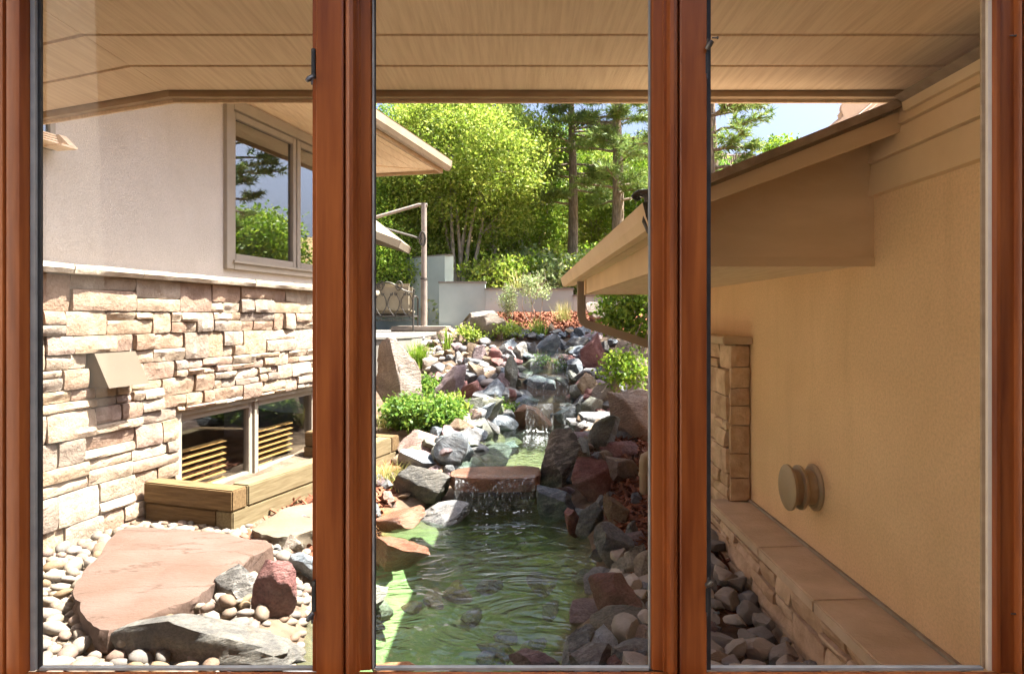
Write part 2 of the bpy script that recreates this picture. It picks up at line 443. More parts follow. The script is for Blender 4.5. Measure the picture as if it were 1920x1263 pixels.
# ------------------------------------------------------------------ mesh helpers
class MB:
    def __init__(s):
        s.v, s.f = [], []

    def add(s, vs, fs):
        k = len(s.v)
        s.v += [Vector(q) for q in vs]
        s.f += [tuple(k + i for i in f) for f in fs]
        return s

    def obox(s, o, a, b, c):
        """box from corner o with edge vectors a, b, c"""
        o, a, b, c = Vector(o), Vector(a), Vector(b), Vector(c)
        return s.add([o, o + a, o + a + b, o + b, o + c, o + a + c, o + a + b + c, o + b + c],
                     [(0, 3, 2, 1), (4, 5, 6, 7), (0, 1, 5, 4), (1, 2, 6, 5), (2, 3, 7, 6), (3, 0, 4, 7)])

    def box(s, lo, hi):
        lo, hi = Vector(lo), Vector(hi)
        d = hi - lo
        return s.obox(lo, (d.x, 0, 0), (0, d.y, 0), (0, 0, d.z))

    def tube(s, pts, rad, n=6, cap=True):
        pts = [Vector(p) for p in pts]
        if not hasattr(rad, '__len__'):
            rad = [rad] * len(pts)
        k = len(s.v)
        ref = None
        for i, p in enumerate(pts):
            t = (pts[min(i + 1, len(pts) - 1)] - pts[max(i - 1, 0)])
            if t.length < 1e-9:
                t = Vector((0, 0, 1))
            t.normalize()
            if ref is None:
                ref = Vector((1, 0, 0)) if abs(t.x) < 0.8 else Vector((0, 1, 0))
            a = (ref - t * ref.dot(t)).normalized()
            ref = a
            b = t.cross(a)
            for j in range(n):
                q = 2 * math.pi * j / n
                s.v.append(p + (a * math.cos(q) + b * math.sin(q)) * rad[i])
        for i in range(len(pts) - 1):
            for j in range(n):
                j2 = (j + 1) % n
                s.f.append((k + i * n + j, k + i * n + j2, k + (i + 1) * n + j2, k + (i + 1) * n + j))
        if cap:
            s.f.append(tuple(k + j for j in reversed(range(n))))
            s.f.append(tuple(k + (len(pts) - 1) * n + j for j in range(n)))
        return s

    def prism(s, poly, vec):
        poly = [Vector(p) for p in poly]
        vec = Vector(vec)
        n = len(poly)
        return s.add(poly + [p + vec for p in poly],
                     [tuple(reversed(range(n))), tuple(range(n, 2 * n))] +
                     [(i, (i + 1) % n, n + (i + 1) % n, n + i) for i in range(n)])

    def lathe(s, c, axis, prof, n=24):
        """prof: list of (distance along axis, radius)"""
        c, axis = Vector(c), Vector(axis).normalized()
        a = axis.orthogonal().normalized()
        b = axis.cross(a)
        k = len(s.v)
        for d, r in prof:
            for j in range(n):
                q = 2 * math.pi * j / n
                s.v.append(c + axis * d + (a * math.cos(q) + b * math.sin(q)) * r)
        for i in range(len(prof) - 1):
            for j in range(n):
                j2 = (j + 1) % n
                s.f.append((k + i * n + j, k + i * n + j2, k + (i + 1) * n + j2, k + (i + 1) * n + j))
        s.f.append(tuple(k + j for j in reversed(range(n))))
        s.f.append(tuple(k + (len(prof) - 1) * n + j for j in range(n)))
        return s

    def build(s, name, mat, parent=None, smooth=None, origin=None, bevel=0):
        """one mesh object; a part is kept in its parent's frame"""
        L = Vector((0, 0, 0))
        if parent is not None:
            L = Vector(parent['frame'])
        elif origin is not None:
            L = Vector(origin)
        me = bpy.data.meshes.new(name)
        me.from_pydata([tuple(p - L) for p in s.v], [], s.f)
        bm = bmesh.new()
        bm.from_mesh(me)
        bmesh.ops.recalc_face_normals(bm, faces=bm.faces)
        if bevel:
            bmesh.ops.bevel(bm, geom=[e for e in bm.edges if e.is_manifold and e.calc_face_angle(0) > 0.6], offset=bevel, segments=2, affect='EDGES', clamp_overlap=True)
        bm.to_mesh(me)
        bm.free()
        return link(name, me, mat, parent, L, smooth)


def link(name, me, mat, parent, L, smooth=None):
    if mat:
        me.materials.append(M[mat])
    if smooth is not None:
        me.polygons.foreach_set('use_smooth', [True] * len(me.polygons))
        if smooth < 180:
            me.set_sharp_from_angle(angle=math.radians(smooth))
    o = bpy.data.objects.new(name, me)
    if parent is None:
        o.location = L
        o['frame'] = list(L)
    else:
        o.parent = parent
        o['frame'] = list(parent['frame'])
    col.objects.link(o)
    return o


def npmesh(name, verts, nper, mat, parent=None, origin=(0, 0, 0)):
    """verts: (n*nper, 3) array, every nper of them one face"""
    L = np.array(parent['frame'] if parent is not None else origin)
    verts = (np.asarray(verts) - L).astype(np.float32)
    n = len(verts) // nper
    me = bpy.data.meshes.new(name)
    me.vertices.add(n * nper)
    me.vertices.foreach_set('co', verts.ravel())
    me.loops.add(n * nper)
    me.loops.foreach_set('vertex_index', np.arange(n * nper, dtype=np.int32))
    me.polygons.add(n)
    me.polygons.foreach_set('loop_start', np.arange(0, n * nper, nper, dtype=np.int32))
    me.update(calc_edges=True)
    return link(name, me, mat, parent, Vector(L))


def tag(o, label, cat=None, group=None, kind=None):
    if label:
        o['label'] = label
    if cat:
        o['category'] = cat
    if group:
        o['group'] = group
    if kind:
        o['kind'] = kind
    return o


def thing(name, label, cat, loc, group=None):
    o = bpy.data.objects.new(name, None)
    o.location = loc
    o.empty_display_size = 0.1
    o['frame'] = list(loc)
    col.objects.link(o)
    return tag(o, label, cat, group)


def struct(o):
    o['kind'] = 'structure'
    return o


# ------------------------------------------------------------------ the terrain
POND = [(-.98, 1.75), (-1.02, 2.6), (-1.02, 3.2), (-1.2, 3.9), (-1.28, 4.6), (-1.12, 5.2), (-.75, 5.5), (-.5, 5.75), (.2, 5.75), (.40, 5.3),
        (.50, 4.7), (.52, 4.2), (.40, 3.6), (.26, 3.15), (.24, 2.6), (.3, 1.75)]
POOL = [(-.5, 5.9), (.35, 5.9), (.48, 6.6), (.62, 7.3), (.72, 8.0), (-.05, 8.05), (-.32, 7.4), (-.5, 6.6)]


def poly_sd(poly, X, Y):
    """signed distance to a polygon, positive inside"""
    d = np.full(X.shape, 1e9)
    ins = np.zeros(X.shape, bool)
    n = len(poly)
    for i in range(n):
        x0, y0 = poly[i]
        x1, y1 = poly[(i + 1) % n]
        ex, ey = x1 - x0, y1 - y0
        t = np.clip(((X - x0) * ex + (Y - y0) * ey) / (ex * ex + ey * ey), 0, 1)
        d = np.minimum(d, np.hypot(X - x0 - t * ex, Y - y0 - t * ey))
        c = ((y0 > Y) != (y1 > Y))
        with np.errstate(divide='ignore', invalid='ignore'):
            c &= X < (x1 - x0) * (Y - y0) / (y1 - y0 if y1 != y0 else 1e-9) + x0
        ins ^= c
    return np.where(ins, d, -d)


def sm(a, b, x):
    t = np.clip((x - a) / (b - a), 0, 1)
    return t * t * (3 - 2 * t)


def height(X, Y):
    X, Y = np.asarray(X, float), np.asarray(Y, float)
    z = np.interp(Y, [1.4, 5.6, 6.2, 7.6, 8.4, 9.3, 10.3, 11.3, 12.3, 13.2, 20, 30, 60, 400],
                  [-1.4, -1.4, -1.34, -1.12, -.88, -.58, -.28, -.12, -.02, .08, 1.4, 4.2, 9, 22])
    # level strip along the left house and under the patio
    lf = sm(-.9, -1.6, X) * sm(13, 9, Y)
    z = z * (1 - lf) + np.interp(Y, [1.4, 6.5, 8.2, 9.2, 10], [-1.4, -1.38, -1.2, -1.0, -.7]) * lf
    pat = sm(-1.2, -1.5, X) * sm(9.5, 9.9, Y) * sm(17.5, 16.5, Y)
    z = z * (1 - pat) + (-.42) * pat
    p2 = sm(-.7, -1.1, X) * sm(10.0, 10.7, Y) * sm(13.5, 13.2, Y)
    z = z * (1 - p2) + (-.33) * p2
    # right house side: planted bank
    z = z + 0.10 * sm(.6, 1.0, X) * sm(3.0, 4.2, Y) * sm(7, 5.5, Y)
    # channel of the cascade
    st = np.interp(Y, [7.9, 7.96, 8.58, 8.64, 9.28, 9.34, 9.88, 9.95], [-1.45, -1.07, -1.07, -.79, -.79, -.57, -.57, -.45])
    ch = sm(.45, .3, np.abs(X - .33)) * sm(7.85, 7.95, Y) * sm(10.3, 10.0, Y)
    z = z * (1 - ch) + st * ch
    sd = poly_sd(POOL, X, Y)
    bank = sm(-.55, -.1, sd)
    z = np.maximum(z, z * (1 - bank) + (-1.20) * bank * (Y > 6.05) + z * bank * (Y <= 6.05))
    z = np.where(sd > -.08, np.minimum(z, -1.22 - .32 * sm(-.08, .2, sd)), z)
    sd = poly_sd(POND, X, Y)
    z = np.where(sd > -.15, np.minimum(z, -1.40 - .62 * sm(-.15, .55, sd)), z)
    # window well
    w = poly_sd([(-2.45, 4.7), (-1.95, 4.55), (-1.25, 6.5), (-1.9, 6.75)], X, Y)
    z = np.where(w > 0, np.minimum(z, -1.4 - .12 * sm(0, .1, w)), z)
    z = z + .015 * np.sin(X * 7.1 + Y * 3.3) * np.sin(Y * 5.7 - X * 2.1) * (Y > 1.5)
    return z


def h1(x, y):
    return float(height(np.array([x]), np.array([y]))[0])


xs = np.unique(np.concatenate([np.arange(-3.2, 2.6, .055), -3.2 - np.geomspace(.1, 400, 28), 2.6 + np.geomspace(.1, 400, 28)]))
ys = np.unique(np.concatenate([np.arange(1.5, 13.6, .055), 13.6 + np.geomspace(.15, 500, 34), 1.5 - np.geomspace(.2, 150, 16)]))
GX, GY = np.meshgrid(xs, ys)
GZ = height(GX, GY)
GZ = np.where(GY < 1.5, -1.6, GZ)
nx, ny = len(xs), len(ys)
me = bpy.data.meshes.new('ground')
idx = np.arange(nx * ny).reshape(ny, nx)
quads = np.stack([idx[:-1, :-1], idx[:-1, 1:], idx[1:, 1:], idx[1:, :-1]], -1).reshape(-1, 4)
me.from_pydata(np.stack([GX, GY, GZ], -1).reshape(-1, 3).tolist(), [], quads.tolist())
psd, usd = poly_sd(POND, GX, GY), poly_sd(POOL, GX, GY)
att = {
    'mulch': np.clip(sm(10.2, 10.6, GY) * sm(13.6, 13.2, GY) * sm(-1.1, -.8, GX) + sm(.55, .7, GX) * sm(7.5, 6.8, GY) * sm(3.0, 3.3, GY)
                     + sm(-1.75, -1.55, GX) * sm(-.9, -1.05, GX) * sm(4.1, 4.3, GY) * sm(6.6, 6.2, GY), 0, 1),
    'algae': np.clip(sm(.04, .26, psd) + .35 * sm(-.05, .1, usd), 0, 1),
    'hill': sm(13.3, 14.0, GY),
}
for k, a in att.items():
    me.attributes.new(k, 'FLOAT', 'POINT').data.foreach_set('value', a.ravel().astype(np.float32))
struct(link('ground', me, 'ground', None, Vector((0, 0, 0)), 180))


def h1(x, y):
    i = min(max(int(np.searchsorted(xs, x)) - 1, 0), nx - 2)
    j = min(max(int(np.searchsorted(ys, y)) - 1, 0), ny - 2)
    a, b = (x - xs[i]) / (xs[i + 1] - xs[i]), (y - ys[j]) / (ys[j + 1] - ys[j])
    return float((GZ[j, i] * (1 - a) + GZ[j, i + 1] * a) * (1 - b) + (GZ[j + 1, i] * (1 - a) + GZ[j + 1, i + 1] * a) * b)


def water_sheet(name, poly, z, grow, mat):
    c = Vector((sum(p[0] for p in poly) / len(poly), sum(p[1] for p in poly) / len(poly), 0))
    pts = []
    for x, y in poly:
        d = Vector((x, y, 0)) - c
        d = d * (1 + grow / d.length)
        pts.append((c.x + d.x, c.y + d.y, z))
    o = MB().add(pts, [tuple(range(len(pts)))]).build(name, mat)
    return struct(o)


WZ, UZ = -1.50, -1.275
water_sheet('pond_water', POND, WZ, .12, 'water')
water_sheet('pool_water', POOL, UZ, .06, 'water_up')


# ------------------------------------------------------------------ stone veneer generator
def stone_piece(fr, u0, u1, v0, v1, depth, r):
    """one roughly dressed stone on a wall frame (O, u, n)"""
    O, U, N = fr
    w, h = u1 - u0, v1 - v0
    nu = 7 if w > .2 else (5 if w > .12 else 4)
    nv = 5 if h > .11 else 4
    g = min(.003, h * .05)
    sl = r.uniform(-.05, .05)
    tilt = r.uniform(-.012, .012)
    tv = r.uniform(-.014, .014)
    mb = MB()
    sd = r.uniform(0, 100)
    for j in range(nv + 1):
        for i in range(nu + 1):
            a, b = i / nu, j / nv
            edge = i in (0, nu) or j in (0, nv)
            corner = i in (0, nu) and j in (0, nv)
            uu = u0 + g + (w - 2 * g) * a
            vv = v0 + g + (h - 2 * g) * b + sl * h * (a - .5)
            if edge:
                k = .93 if not corner else .84
                uu += r.uniform(-.5, .5) * g
                vv += r.uniform(-.5, .5) * g
                if corner:
                    uu += (g * .8 if i == 0 else -g * .8)
                    vv += (g * .6 if j == 0 else -g * .6)
                dd = depth * k + .5 * (tilt * (a - .5) * 2 + tv * (b - .5) * 2)
            else:
                nz = mnoise.noise(Vector((uu * 9 + sd, vv * 9, sd)))
                dd = depth * (1 + .16 * nz) + .011 * mnoise.noise(Vector((uu * 26, vv * 26, sd))) + .006 * abs(mnoise.noise(Vector((uu * 55, vv * 55, sd)))) + tilt * (a - .5) * 2 + tv * (b - .5) * 2
                uu += r.uniform(-.12, .12) * w / nu
                vv += r.uniform(-.12, .12) * h / nv
            mb.v.append(O + U * uu + Vector((0, 0, vv)) + N * dd)
    W = nu + 1
    for j in range(nv):
        for i in range(nu):
            k = j * W + i
            mb.f.append((k, k + 1, k + 1 + W, k + W))
    rim = [i for i in range(W)] + [j * W + nu for j in range(1, nv + 1)] + [nv * W + i for i in range(nu - 1, -1, -1)] + [j * W for j in range(nv - 1, 0, -1)]
    base = len(mb.v)
    for q in rim:
        mb.v.append(mb.v[q] - N * (N.dot(mb.v[q] - O) + .012))
    for a in range(len(rim)):
        b = (a + 1) % len(rim)
        mb.f.append((rim[b], rim[a], base + a, base + b))
    return mb


def ashlar(u0, u1, v0, v1, r, hmin=.125, hmax=.205):
    """irregular coursed layout: bands, each band split into full or stacked stones"""
    out = []
    v = v0
    while v < v1 - 1e-6:
        h = r.uniform(hmin, hmax)
        if v1 - v < h * 1.45:
            h = v1 - v
        u = u0 - r.uniform(0, .1)
        while u < u1:
            k = r.random()
            if k < .5:
                w = r.uniform(.16, .36)
                parts = [(u, min(u + w, u1), v, v + h)]
            else:
                w = r.uniform(.26, .52)
                e = min(u + w, u1)
                c = v + h * r.uniform(.36, .64)
                parts = []
                for a, b in ((v, c), (c, v + h)):
                    if r.random() < .5 and e - u > .24:
                        m_ = u + (e - u) * r.uniform(.32, .68)
                        parts += [(u, m_, a, b), (m_, e, a, b)]
                    else:
                        parts.append((u, e, a, b))
            out += [q for q in parts if q[1] - q[0] > .035]
            u += w
        v += h
    return [(max(a, u0), b, c, d) for a, b, c, d in out if b > u0 + .03]


def clip_rects(rects, hole):
    a0, a1, b0, b1 = hole
    res = []
    for u0, u1, v0, v1 in rects:
        if u1 <= a0 or u0 >= a1 or v1 <= b0 or v0 >= b1:
            res.append((u0, u1, v0, v1))
            continue
        if u0 < a0 - .03:
            res.append((u0, a0, v0, v1))
        if u1 > a1 + .03:
            res.append((a1, u1, v0, v1))
        if v1 > b1 + .02:
            res.append((max(u0, a0), min(u1, a1), b1, v1))
        if v0 < b0 - .02:
            res.append((max(u0, a0), min(u1, a1), v0, b0))
    return res


# ------------------------------------------------------------------ LEFT HOUSE
TH = math.radians(13.4)
LU = Vector((math.sin(TH), math.cos(TH), 0))
LN = Vector((math.cos(TH), -math.sin(TH), 0))
LO = Vector((-2.76, 3.94, 0)) - LN * .075
Zv = Vector((0, 0, 1))


def LW(u, n, z):
    return LO + LU * u + LN * n + Zv * z


lh = thing('stucco_house', 'pale stucco house with stone base and timber window well, left of the pond', 'house', LW(2, 0, -1.45))
mb = MB()
# stucco wall in pieces round the upper window (u 1.76..4.0, z .40..1.80)
UW0, UW1, UB, UT = 1.76, 4.1, .40, 1.80
for a, b, c, d in ((-1.3, UW0, .29, 2.0), (UW1, 4.48, .29, 2.0), (UW0, UW1, .29, UB), (UW0, UW1, UT, 2.0)):
    mb.obox(LW(a, -.22, c), LU * (b - a), LN * .20, Zv * (d - c))
mb.obox(LW(4.30, -3, -1.5), LU * .18, LN * 2.78, Zv * 3.5)
mb.build('wall', 'stucco', lh)
BW0, BW1, BB, BT = 1.16, 3.3, -1.46, -.70
mort = MB()
for a, b, c, d in ((-1.3, BW0, -1.6, .27), (BW1, 4.48, -1.6, .27), (BW0, BW1, BT, .27), (BW0, BW1, -1.6, BB)):
    mort.obox(LW(a, -.2, c), LU * (b - a), LN * .222, Zv * (d - c))
mort = mort.build('stone_base', 'mortar', lh)
r = random.Random(5)
rects = clip_rects(ashlar(-1.25, 4.46, -1.44, .262, r), (BW0 - .01, BW1 + .01, BB, BT))
rects = clip_rects(rects, (.36, .72, -.44, -.23))
rest = MB()
nst = 0
for q in rects:
    d = r.uniform(.04, .075)
    mbs = stone_piece((LO, LU, LN), *q, d, r)
    if q[1] > -.15 and q[0] < 3.1 and nst < 298:
        mbs.build('stone', 'stone', mort, 28)
        nst += 1
    else:
        rest.add(mbs.v, mbs.f)
tag(rest.build('stone_rest', 'stone_rest', lh, 50), None, kind='stuff')
# limestone cap course
u = -1.3
for w in (.4, 1.1, .55, 1.25, 1.05, .9, .52):
    m_ = MB()
    nseg = max(3, int(w / .09))
    pts = []
    for i in range(nseg + 1):
        uu = u + .003 + (w - .006) * i / nseg
        pts.append((uu, .125 + r.uniform(-.008, .008), .262 + r.uniform(-.003, .003), .318 + r.uniform(-.003, .003)))
    for uu, n_, a, b in pts:
        m_.v += [LW(uu, -.02, a), LW(uu, n_ - .012, a), LW(uu, n_ + r.uniform(-.006, .006), (a + b) / 2), LW(uu, n_ - .006, b), LW(uu, -.02, b + .012)]
    for i in range(nseg):
        for j in range(5):
            a, b = i * 5 + j, i * 5 + (j + 1) % 5
            m_.f.append((a, b, b + 5, a + 5))
    m_.f += [(4, 3, 2, 1, 0), tuple(nseg * 5 + j for j in range(5))]
    m_.build('cap_stone', 'cap', lh, 35)
    u += w

# upper casement window
win = MB()
fw = .095
for a, b, c, d in ((UW0, UW0 + fw, UB, UT + .04), (UW1 - fw, UW1, UB, UT + .04), (UW0 + fw, UW1 - fw, UT - .05, UT + .04), (UW0 + fw, UW1 - fw, UB, UB + .055)):
    win.obox(LW(a, -.10, c), LU * (b - a), LN * .115, Zv * (d - c))
win = win.build('casement_window', 'taupe', lh, bevel=.003)
MB().obox(LW(UW0 + fw - .02, -.02, UB + .055), LU * (UW1 - UW0 - 2 * fw + .04), LN * .055, Zv * .022).build('sill', 'taupe', win)
S0, SM, S1 = UW0 + fw, 2.87, UW1 - fw
for a, b in ((S0 + .004, SM - .012), (SM + .012, S1 - .004)):
    s_ = MB()
    z0, z1, t = UB + .08, UT - .054, .058
    for e, f_, g, h_ in ((a, a + t, z0, z1), (b - t, b, z0, z1), (a + t, b - t, z1 - t, z1), (a + t, b - t, z0, z0 + t)):
        s_.obox(LW(e, -.075, g), LU * (f_ - e), LN * .06, Zv * (h_ - g))
    s_.build('sash', 'taupe', win, bevel=.004)
    MB().obox(LW(a + t - .005, -.05, z0 + t - .005), LU * (b - a - 2 * t + .01), LN * .006, Zv * (z1 - z0 - 2 * t + .01)).build('pane', 'house_glass', win)
MB().obox(LW(SM - .010, -.09, UB + .08), LU * .02, LN * .085, Zv * (UT - UB - .13)).build('mullion', 'taupe', win)
cur = MB()
for k in range(7):
    a = S0 + .06 + k * .028
    cur.tube([LW(a, -.19 + .008 * (k % 2), UB + .1), LW(a, -.19 + .008 * (k % 2), UT - .1)], .017, 6)
cur.build('curtain', 'curtain', win, 60)
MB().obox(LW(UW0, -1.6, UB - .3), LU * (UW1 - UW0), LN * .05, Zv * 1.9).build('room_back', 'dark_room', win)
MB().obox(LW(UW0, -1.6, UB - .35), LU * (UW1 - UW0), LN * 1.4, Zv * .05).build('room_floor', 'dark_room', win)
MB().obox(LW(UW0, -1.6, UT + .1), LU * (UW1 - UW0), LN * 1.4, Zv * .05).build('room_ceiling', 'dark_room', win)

# second window at the near end, with its slatted sill box
w2 = MB()
U2 = .165
for a, b, c, d in ((U2 - .035, U2, 1.0, 2.0), (-1.2, U2 - .035, 1.0, 1.02)):
    w2.obox(LW(a, -.02, c), LU * (b - a), LN * .035, Zv * (d - c))
w2 = w2.build('narrow_window', 'taupe', lh)
MB().obox(LW(-1.2, -.015, 1.02), LU * (1.2 + U2 - .035), LN * .012, Zv * .96).build('pane', 'house_glass', w2)
MB().obox(LW(-1.2, -.0195, 1.02), LU * (1.2 + U2 - .035), LN * .004, Zv * .96).build('blind', 'foam', w2)
for k in range(4):
    z = .990 + k * .019
    MB().obox(LW(-1.2, .01, z + .02), LU * (1.2 + U2 - .08 - .012 * (3 - k) + .02), LN * (.13 - k * .02), Zv * .008).build('slat', 'soffit', w2)
MB().prism([LW(U2 - .09, .01, 1.0), LW(U2 + .02, .01, 1.0), LW(U2 + .02, .155, 1.0), LW(U2 - .09, .155, 1.0)], Zv * .012).build('sill_board', 'soffit', w2)
MB().prism([LW(U2 - .03, .01, 1.012), LW(U2 - .03, .15, 1.012), LW(U2 - .03, .07, 1.085), LW(U2 - .03, .01, 1.085)], LU * .05).build('end_board', 'soffit', w2)
for dz in (0, .035):
    MB().tube([LW(-1.2, .05, 1.215 + dz), LW(U2 - .1 - dz, .05, 1.145 + dz * .6)], .008, 6).build('rail', 'iron', w2)
for uu in (-.25, -.1):
    MB().tube([LW(uu, .05, 1.07), LW(uu, .05, 1.165)], .006, 5).build('rail_post', 'iron', w2)

# basement window with blinds
bw = MB()
for a, b, c, d in ((BW0, BW0 + .075, BB, BT), (BW1 - .075, BW1, BB, BT), (BW0 + .075, BW1 - .075, BT - .045, BT), (BW0 + .075, BW1 - .075, BB, BB + .05)):
    bw.obox(LW(a, -.12, c), LU * (b - a), LN * .135, Zv * (d - c))
bw = bw.build('basement_window', 'taupe', lh, bevel=.003)
for a, b in ((BW0 + .078, 2.17), (2.21, BW1 - .078)):
    s_ = MB()
    z0, z1, t = BB + .053, BT - .048, .05
    for e, f_, g, h_ in ((a, a + t, z0, z1), (b - t, b, z0, z1), (a + t, b - t, z1 - t, z1), (a + t, b - t, z0, z0 + t)):
        s_.obox(LW(e, -.085, g), LU * (f_ - e), LN * .055, Zv * (h_ - g))
    s_.build('sash', 'taupe', bw, bevel=.004)
    MB().obox(LW(a + t - .005, -.065, z0 + t - .005), LU * (b - a - 2 * t + .01), LN * .005, Zv * (z1 - z0 - 2 * t + .01)).build('pane', 'base_glass', bw)
    for k in range(9):
        z = z1 - .30 - k * .052
        if z > z0:
            MB().obox(LW(a + .03, -.155, z), LU * (b - a) * .70, LN * .045 + Zv * -.012, Zv * .005).build('blind_slat', 'blind', bw)
MB().obox(LW(2.175, -.10, BB + .05), LU * .03, LN * .09, Zv * (BT - BB - .1)).build('mullion', 'taupe', bw)
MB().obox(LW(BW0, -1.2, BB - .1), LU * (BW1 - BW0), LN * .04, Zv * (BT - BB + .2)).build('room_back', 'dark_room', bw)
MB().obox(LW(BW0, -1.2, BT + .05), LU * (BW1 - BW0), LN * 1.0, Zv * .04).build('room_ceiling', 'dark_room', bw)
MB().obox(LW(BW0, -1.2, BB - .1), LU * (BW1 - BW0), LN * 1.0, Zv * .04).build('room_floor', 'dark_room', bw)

# eave: soffit boards, fascia, gutter, roof
SZ = 1.86
OV, UE = .70, 5.02
for k in range(5):
    n0, n1 = -.02 + k * .144, -.02 + (k + 1) * .144 - .006
    e0, e1 = UE - .02 - (4 - k) * .10 - .05, UE - .02 - (4 - k) * .10 + .04
    MB().prism([LW(-1.3, n0, SZ), LW(e0, n0, SZ), LW(e1, n1, SZ), LW(-1.3, n1, SZ)], Zv * .02).build('soffit_board', 'soffit', lh)
MB().obox(LW(-1.3, -3, SZ + .022), LU * (UE + 1.3), LN * (OV + 3), Zv * .06).build('soffit_deck', 'soffit', lh)
for k in range(4):
    a = 4.62 + k * .1
    MB().prism([LW(a, -3, SZ), LW(a, -.02 + k * .16, SZ), LW(a + .094, .12 + k * .16, SZ), LW(a + .094, -3, SZ)], Zv * .018).build('soffit_board', 'soffit', lh)
MB().obox(LW(-1.3, OV, SZ - .04), LU * (UE + 1.325), LN * .025, Zv * .17).build('fascia', 'fascia', lh)
MB().obox(LW(UE, -3, SZ - .04), LU * .025, LN * (OV + 3 - .002), Zv * .17).build('fascia', 'fascia', lh)
gp_ = [(.027, .12), (.027, .02), (.05, .0), (.10, .0), (.125, .045), (.135, .12), (.128, .12), (.118, .05), (.095, .01), (.055, .01), (.034, .03), (.034, .12)]
MB().prism([LW(-1.3, OV + a, SZ + b) for a, b in gp_], LU * (UE + 1.36)).build('gutter', 'metal_gutter', lh)
MB().prism([LW(UE + .07, OV + a, SZ + b) for a, b in ((.027, .12), (.027, .02), (.05, 0), (.10, 0), (.125, .045), (.135, .12))], LU * .004).build('gutter_cap', 'metal_gutter', lh)
MB().prism([LW(-1.3, OV + .05, SZ + .13), LW(-1.3, -3, SZ + .95), LW(-1.3, -3, SZ + 1.0), LW(-1.3, OV + .08, SZ + .17)], LU * (UE + 1.4)).build('roof', 'shingle', lh)

# dryer hood on the stone wall
hood = thing('vent_hood', 'beige sheet metal vent hood on the stone wall', 'vent hood', LW(.54, .05, -.44))
a, b, zt, zb, pr = .37, .70, -.235, -.445, .20
m_ = MB()
m_.add([LW(a, .02, zt), LW(b, .02, zt), LW(b, .09, zt + .005), LW(a, .09, zt + .005), LW(a, pr, zb), LW(b, pr, zb), LW(a, .02, zb), LW(b, .02, zb)],
       [(0, 1, 2, 3), (3, 2, 5, 4), (0, 3, 4, 6), (1, 7, 5, 2), (0, 6, 7, 1)])
m_.build('hood_shell', 'hood', hood, 30)
MB().obox(LW(a - .02, .0, zb - .01), LU * (b - a + .04), LN * .03, Zv * (zt - zb + .03)).build('wall_plate', 'hood', hood)
MB().obox(LW(a + .03, .03, zb + .03), LU * (b - a - .06), LN * .11, Zv * .006).build('damper', 'hood', hood)

# timber window well
well = thing('window_well', 'two-course treated timber surround of the basement window', 'window well', (-1.86, 4.46, -1.5))
A, B = Vector((-1.86, 4.46, 0)), Vector((-1.14, 6.55, 0))
dv = (B - A).normalized()
nv_ = Vector((-dv.y, dv.x, 0))
T = .14
back = LW(0, 0, 0)


def to_wall(p):
    return (LN.dot(LO) + .08 - LN.dot(p)) / LN.dot(nv_)


la, lb = to_wall(A), to_wall(B)
for k in range(2):
    z = -1.41 + k * (T + .002)
    o1 = A + Zv * z
    if k == 0:
        MB().obox(o1 + dv * .0, dv * (B - A).length, nv_ * T, Zv * T).build('timber', 'timber', well, bevel=.008)
        MB().obox(o1 + nv_ * (T + .004) + dv * .01, nv_ * (la - T), dv * T, Zv * (T - .004)).build('timber', 'timber_shaded', well, bevel=.008)
        MB().obox(B + Zv * z + nv_ * (T + .004) - dv * (T + .01), nv_ * (lb - T), dv * T, Zv * T).build('timber', 'timber_shaded', well, bevel=.008)
    else:
        MB().obox(o1 + dv * (T + .006), dv * ((B - A).length - 2 * T - .012), nv_ * T, Zv * T).build('timber', 'timber', well, bevel=.008)
        MB().obox(o1 - dv * .006, nv_ * la, dv * T, Zv * (T - .004)).build('timber', 'timber_shaded', well, bevel=.008)
        MB().obox(B + Zv * z - dv * T, nv_ * lb, dv * T, Zv * T).build('timber', 'timber_shaded', well, bevel=.008)

# ------------------------------------------------------------------ RIGHT HOUSE
XR = 1.35
rh = thing('tan_house_wing', 'tan stucco house wing with low eave and stone ledge, right of the pond', 'house', (XR, 4, -1.5))
MB().box((XR, 1.515, -1.6), (XR + .2, 6.3, .455)).build('wall', 'stucco_tan', rh)
MB().prism([(XR + .202, 6.1, -1.6), (3.55, 6.1, -1.6), (3.55, 6.1, 1.55), (XR + .202, 6.1, .76)], (0, .2, 0)).build('end_wall', 'stucco_tan', rh)
for z0, z1, pr in ((.452, .574, .018), (.577, .668, .016), (.671, .76, .014)):
    MB().prism([(XR, 1.515, z0), (XR - pr - .006, 1.515, z0 + .004), (XR - pr + .006, 1.515, z1), (XR, 1.515, z1)], (0, 1.085, 0)).build('siding_board', 'tan_paint', rh)
MB().box((XR + .004, 1.517, .456), (XR + .1, 6.298, .76)).build('siding_back', 'tan_paint', rh)
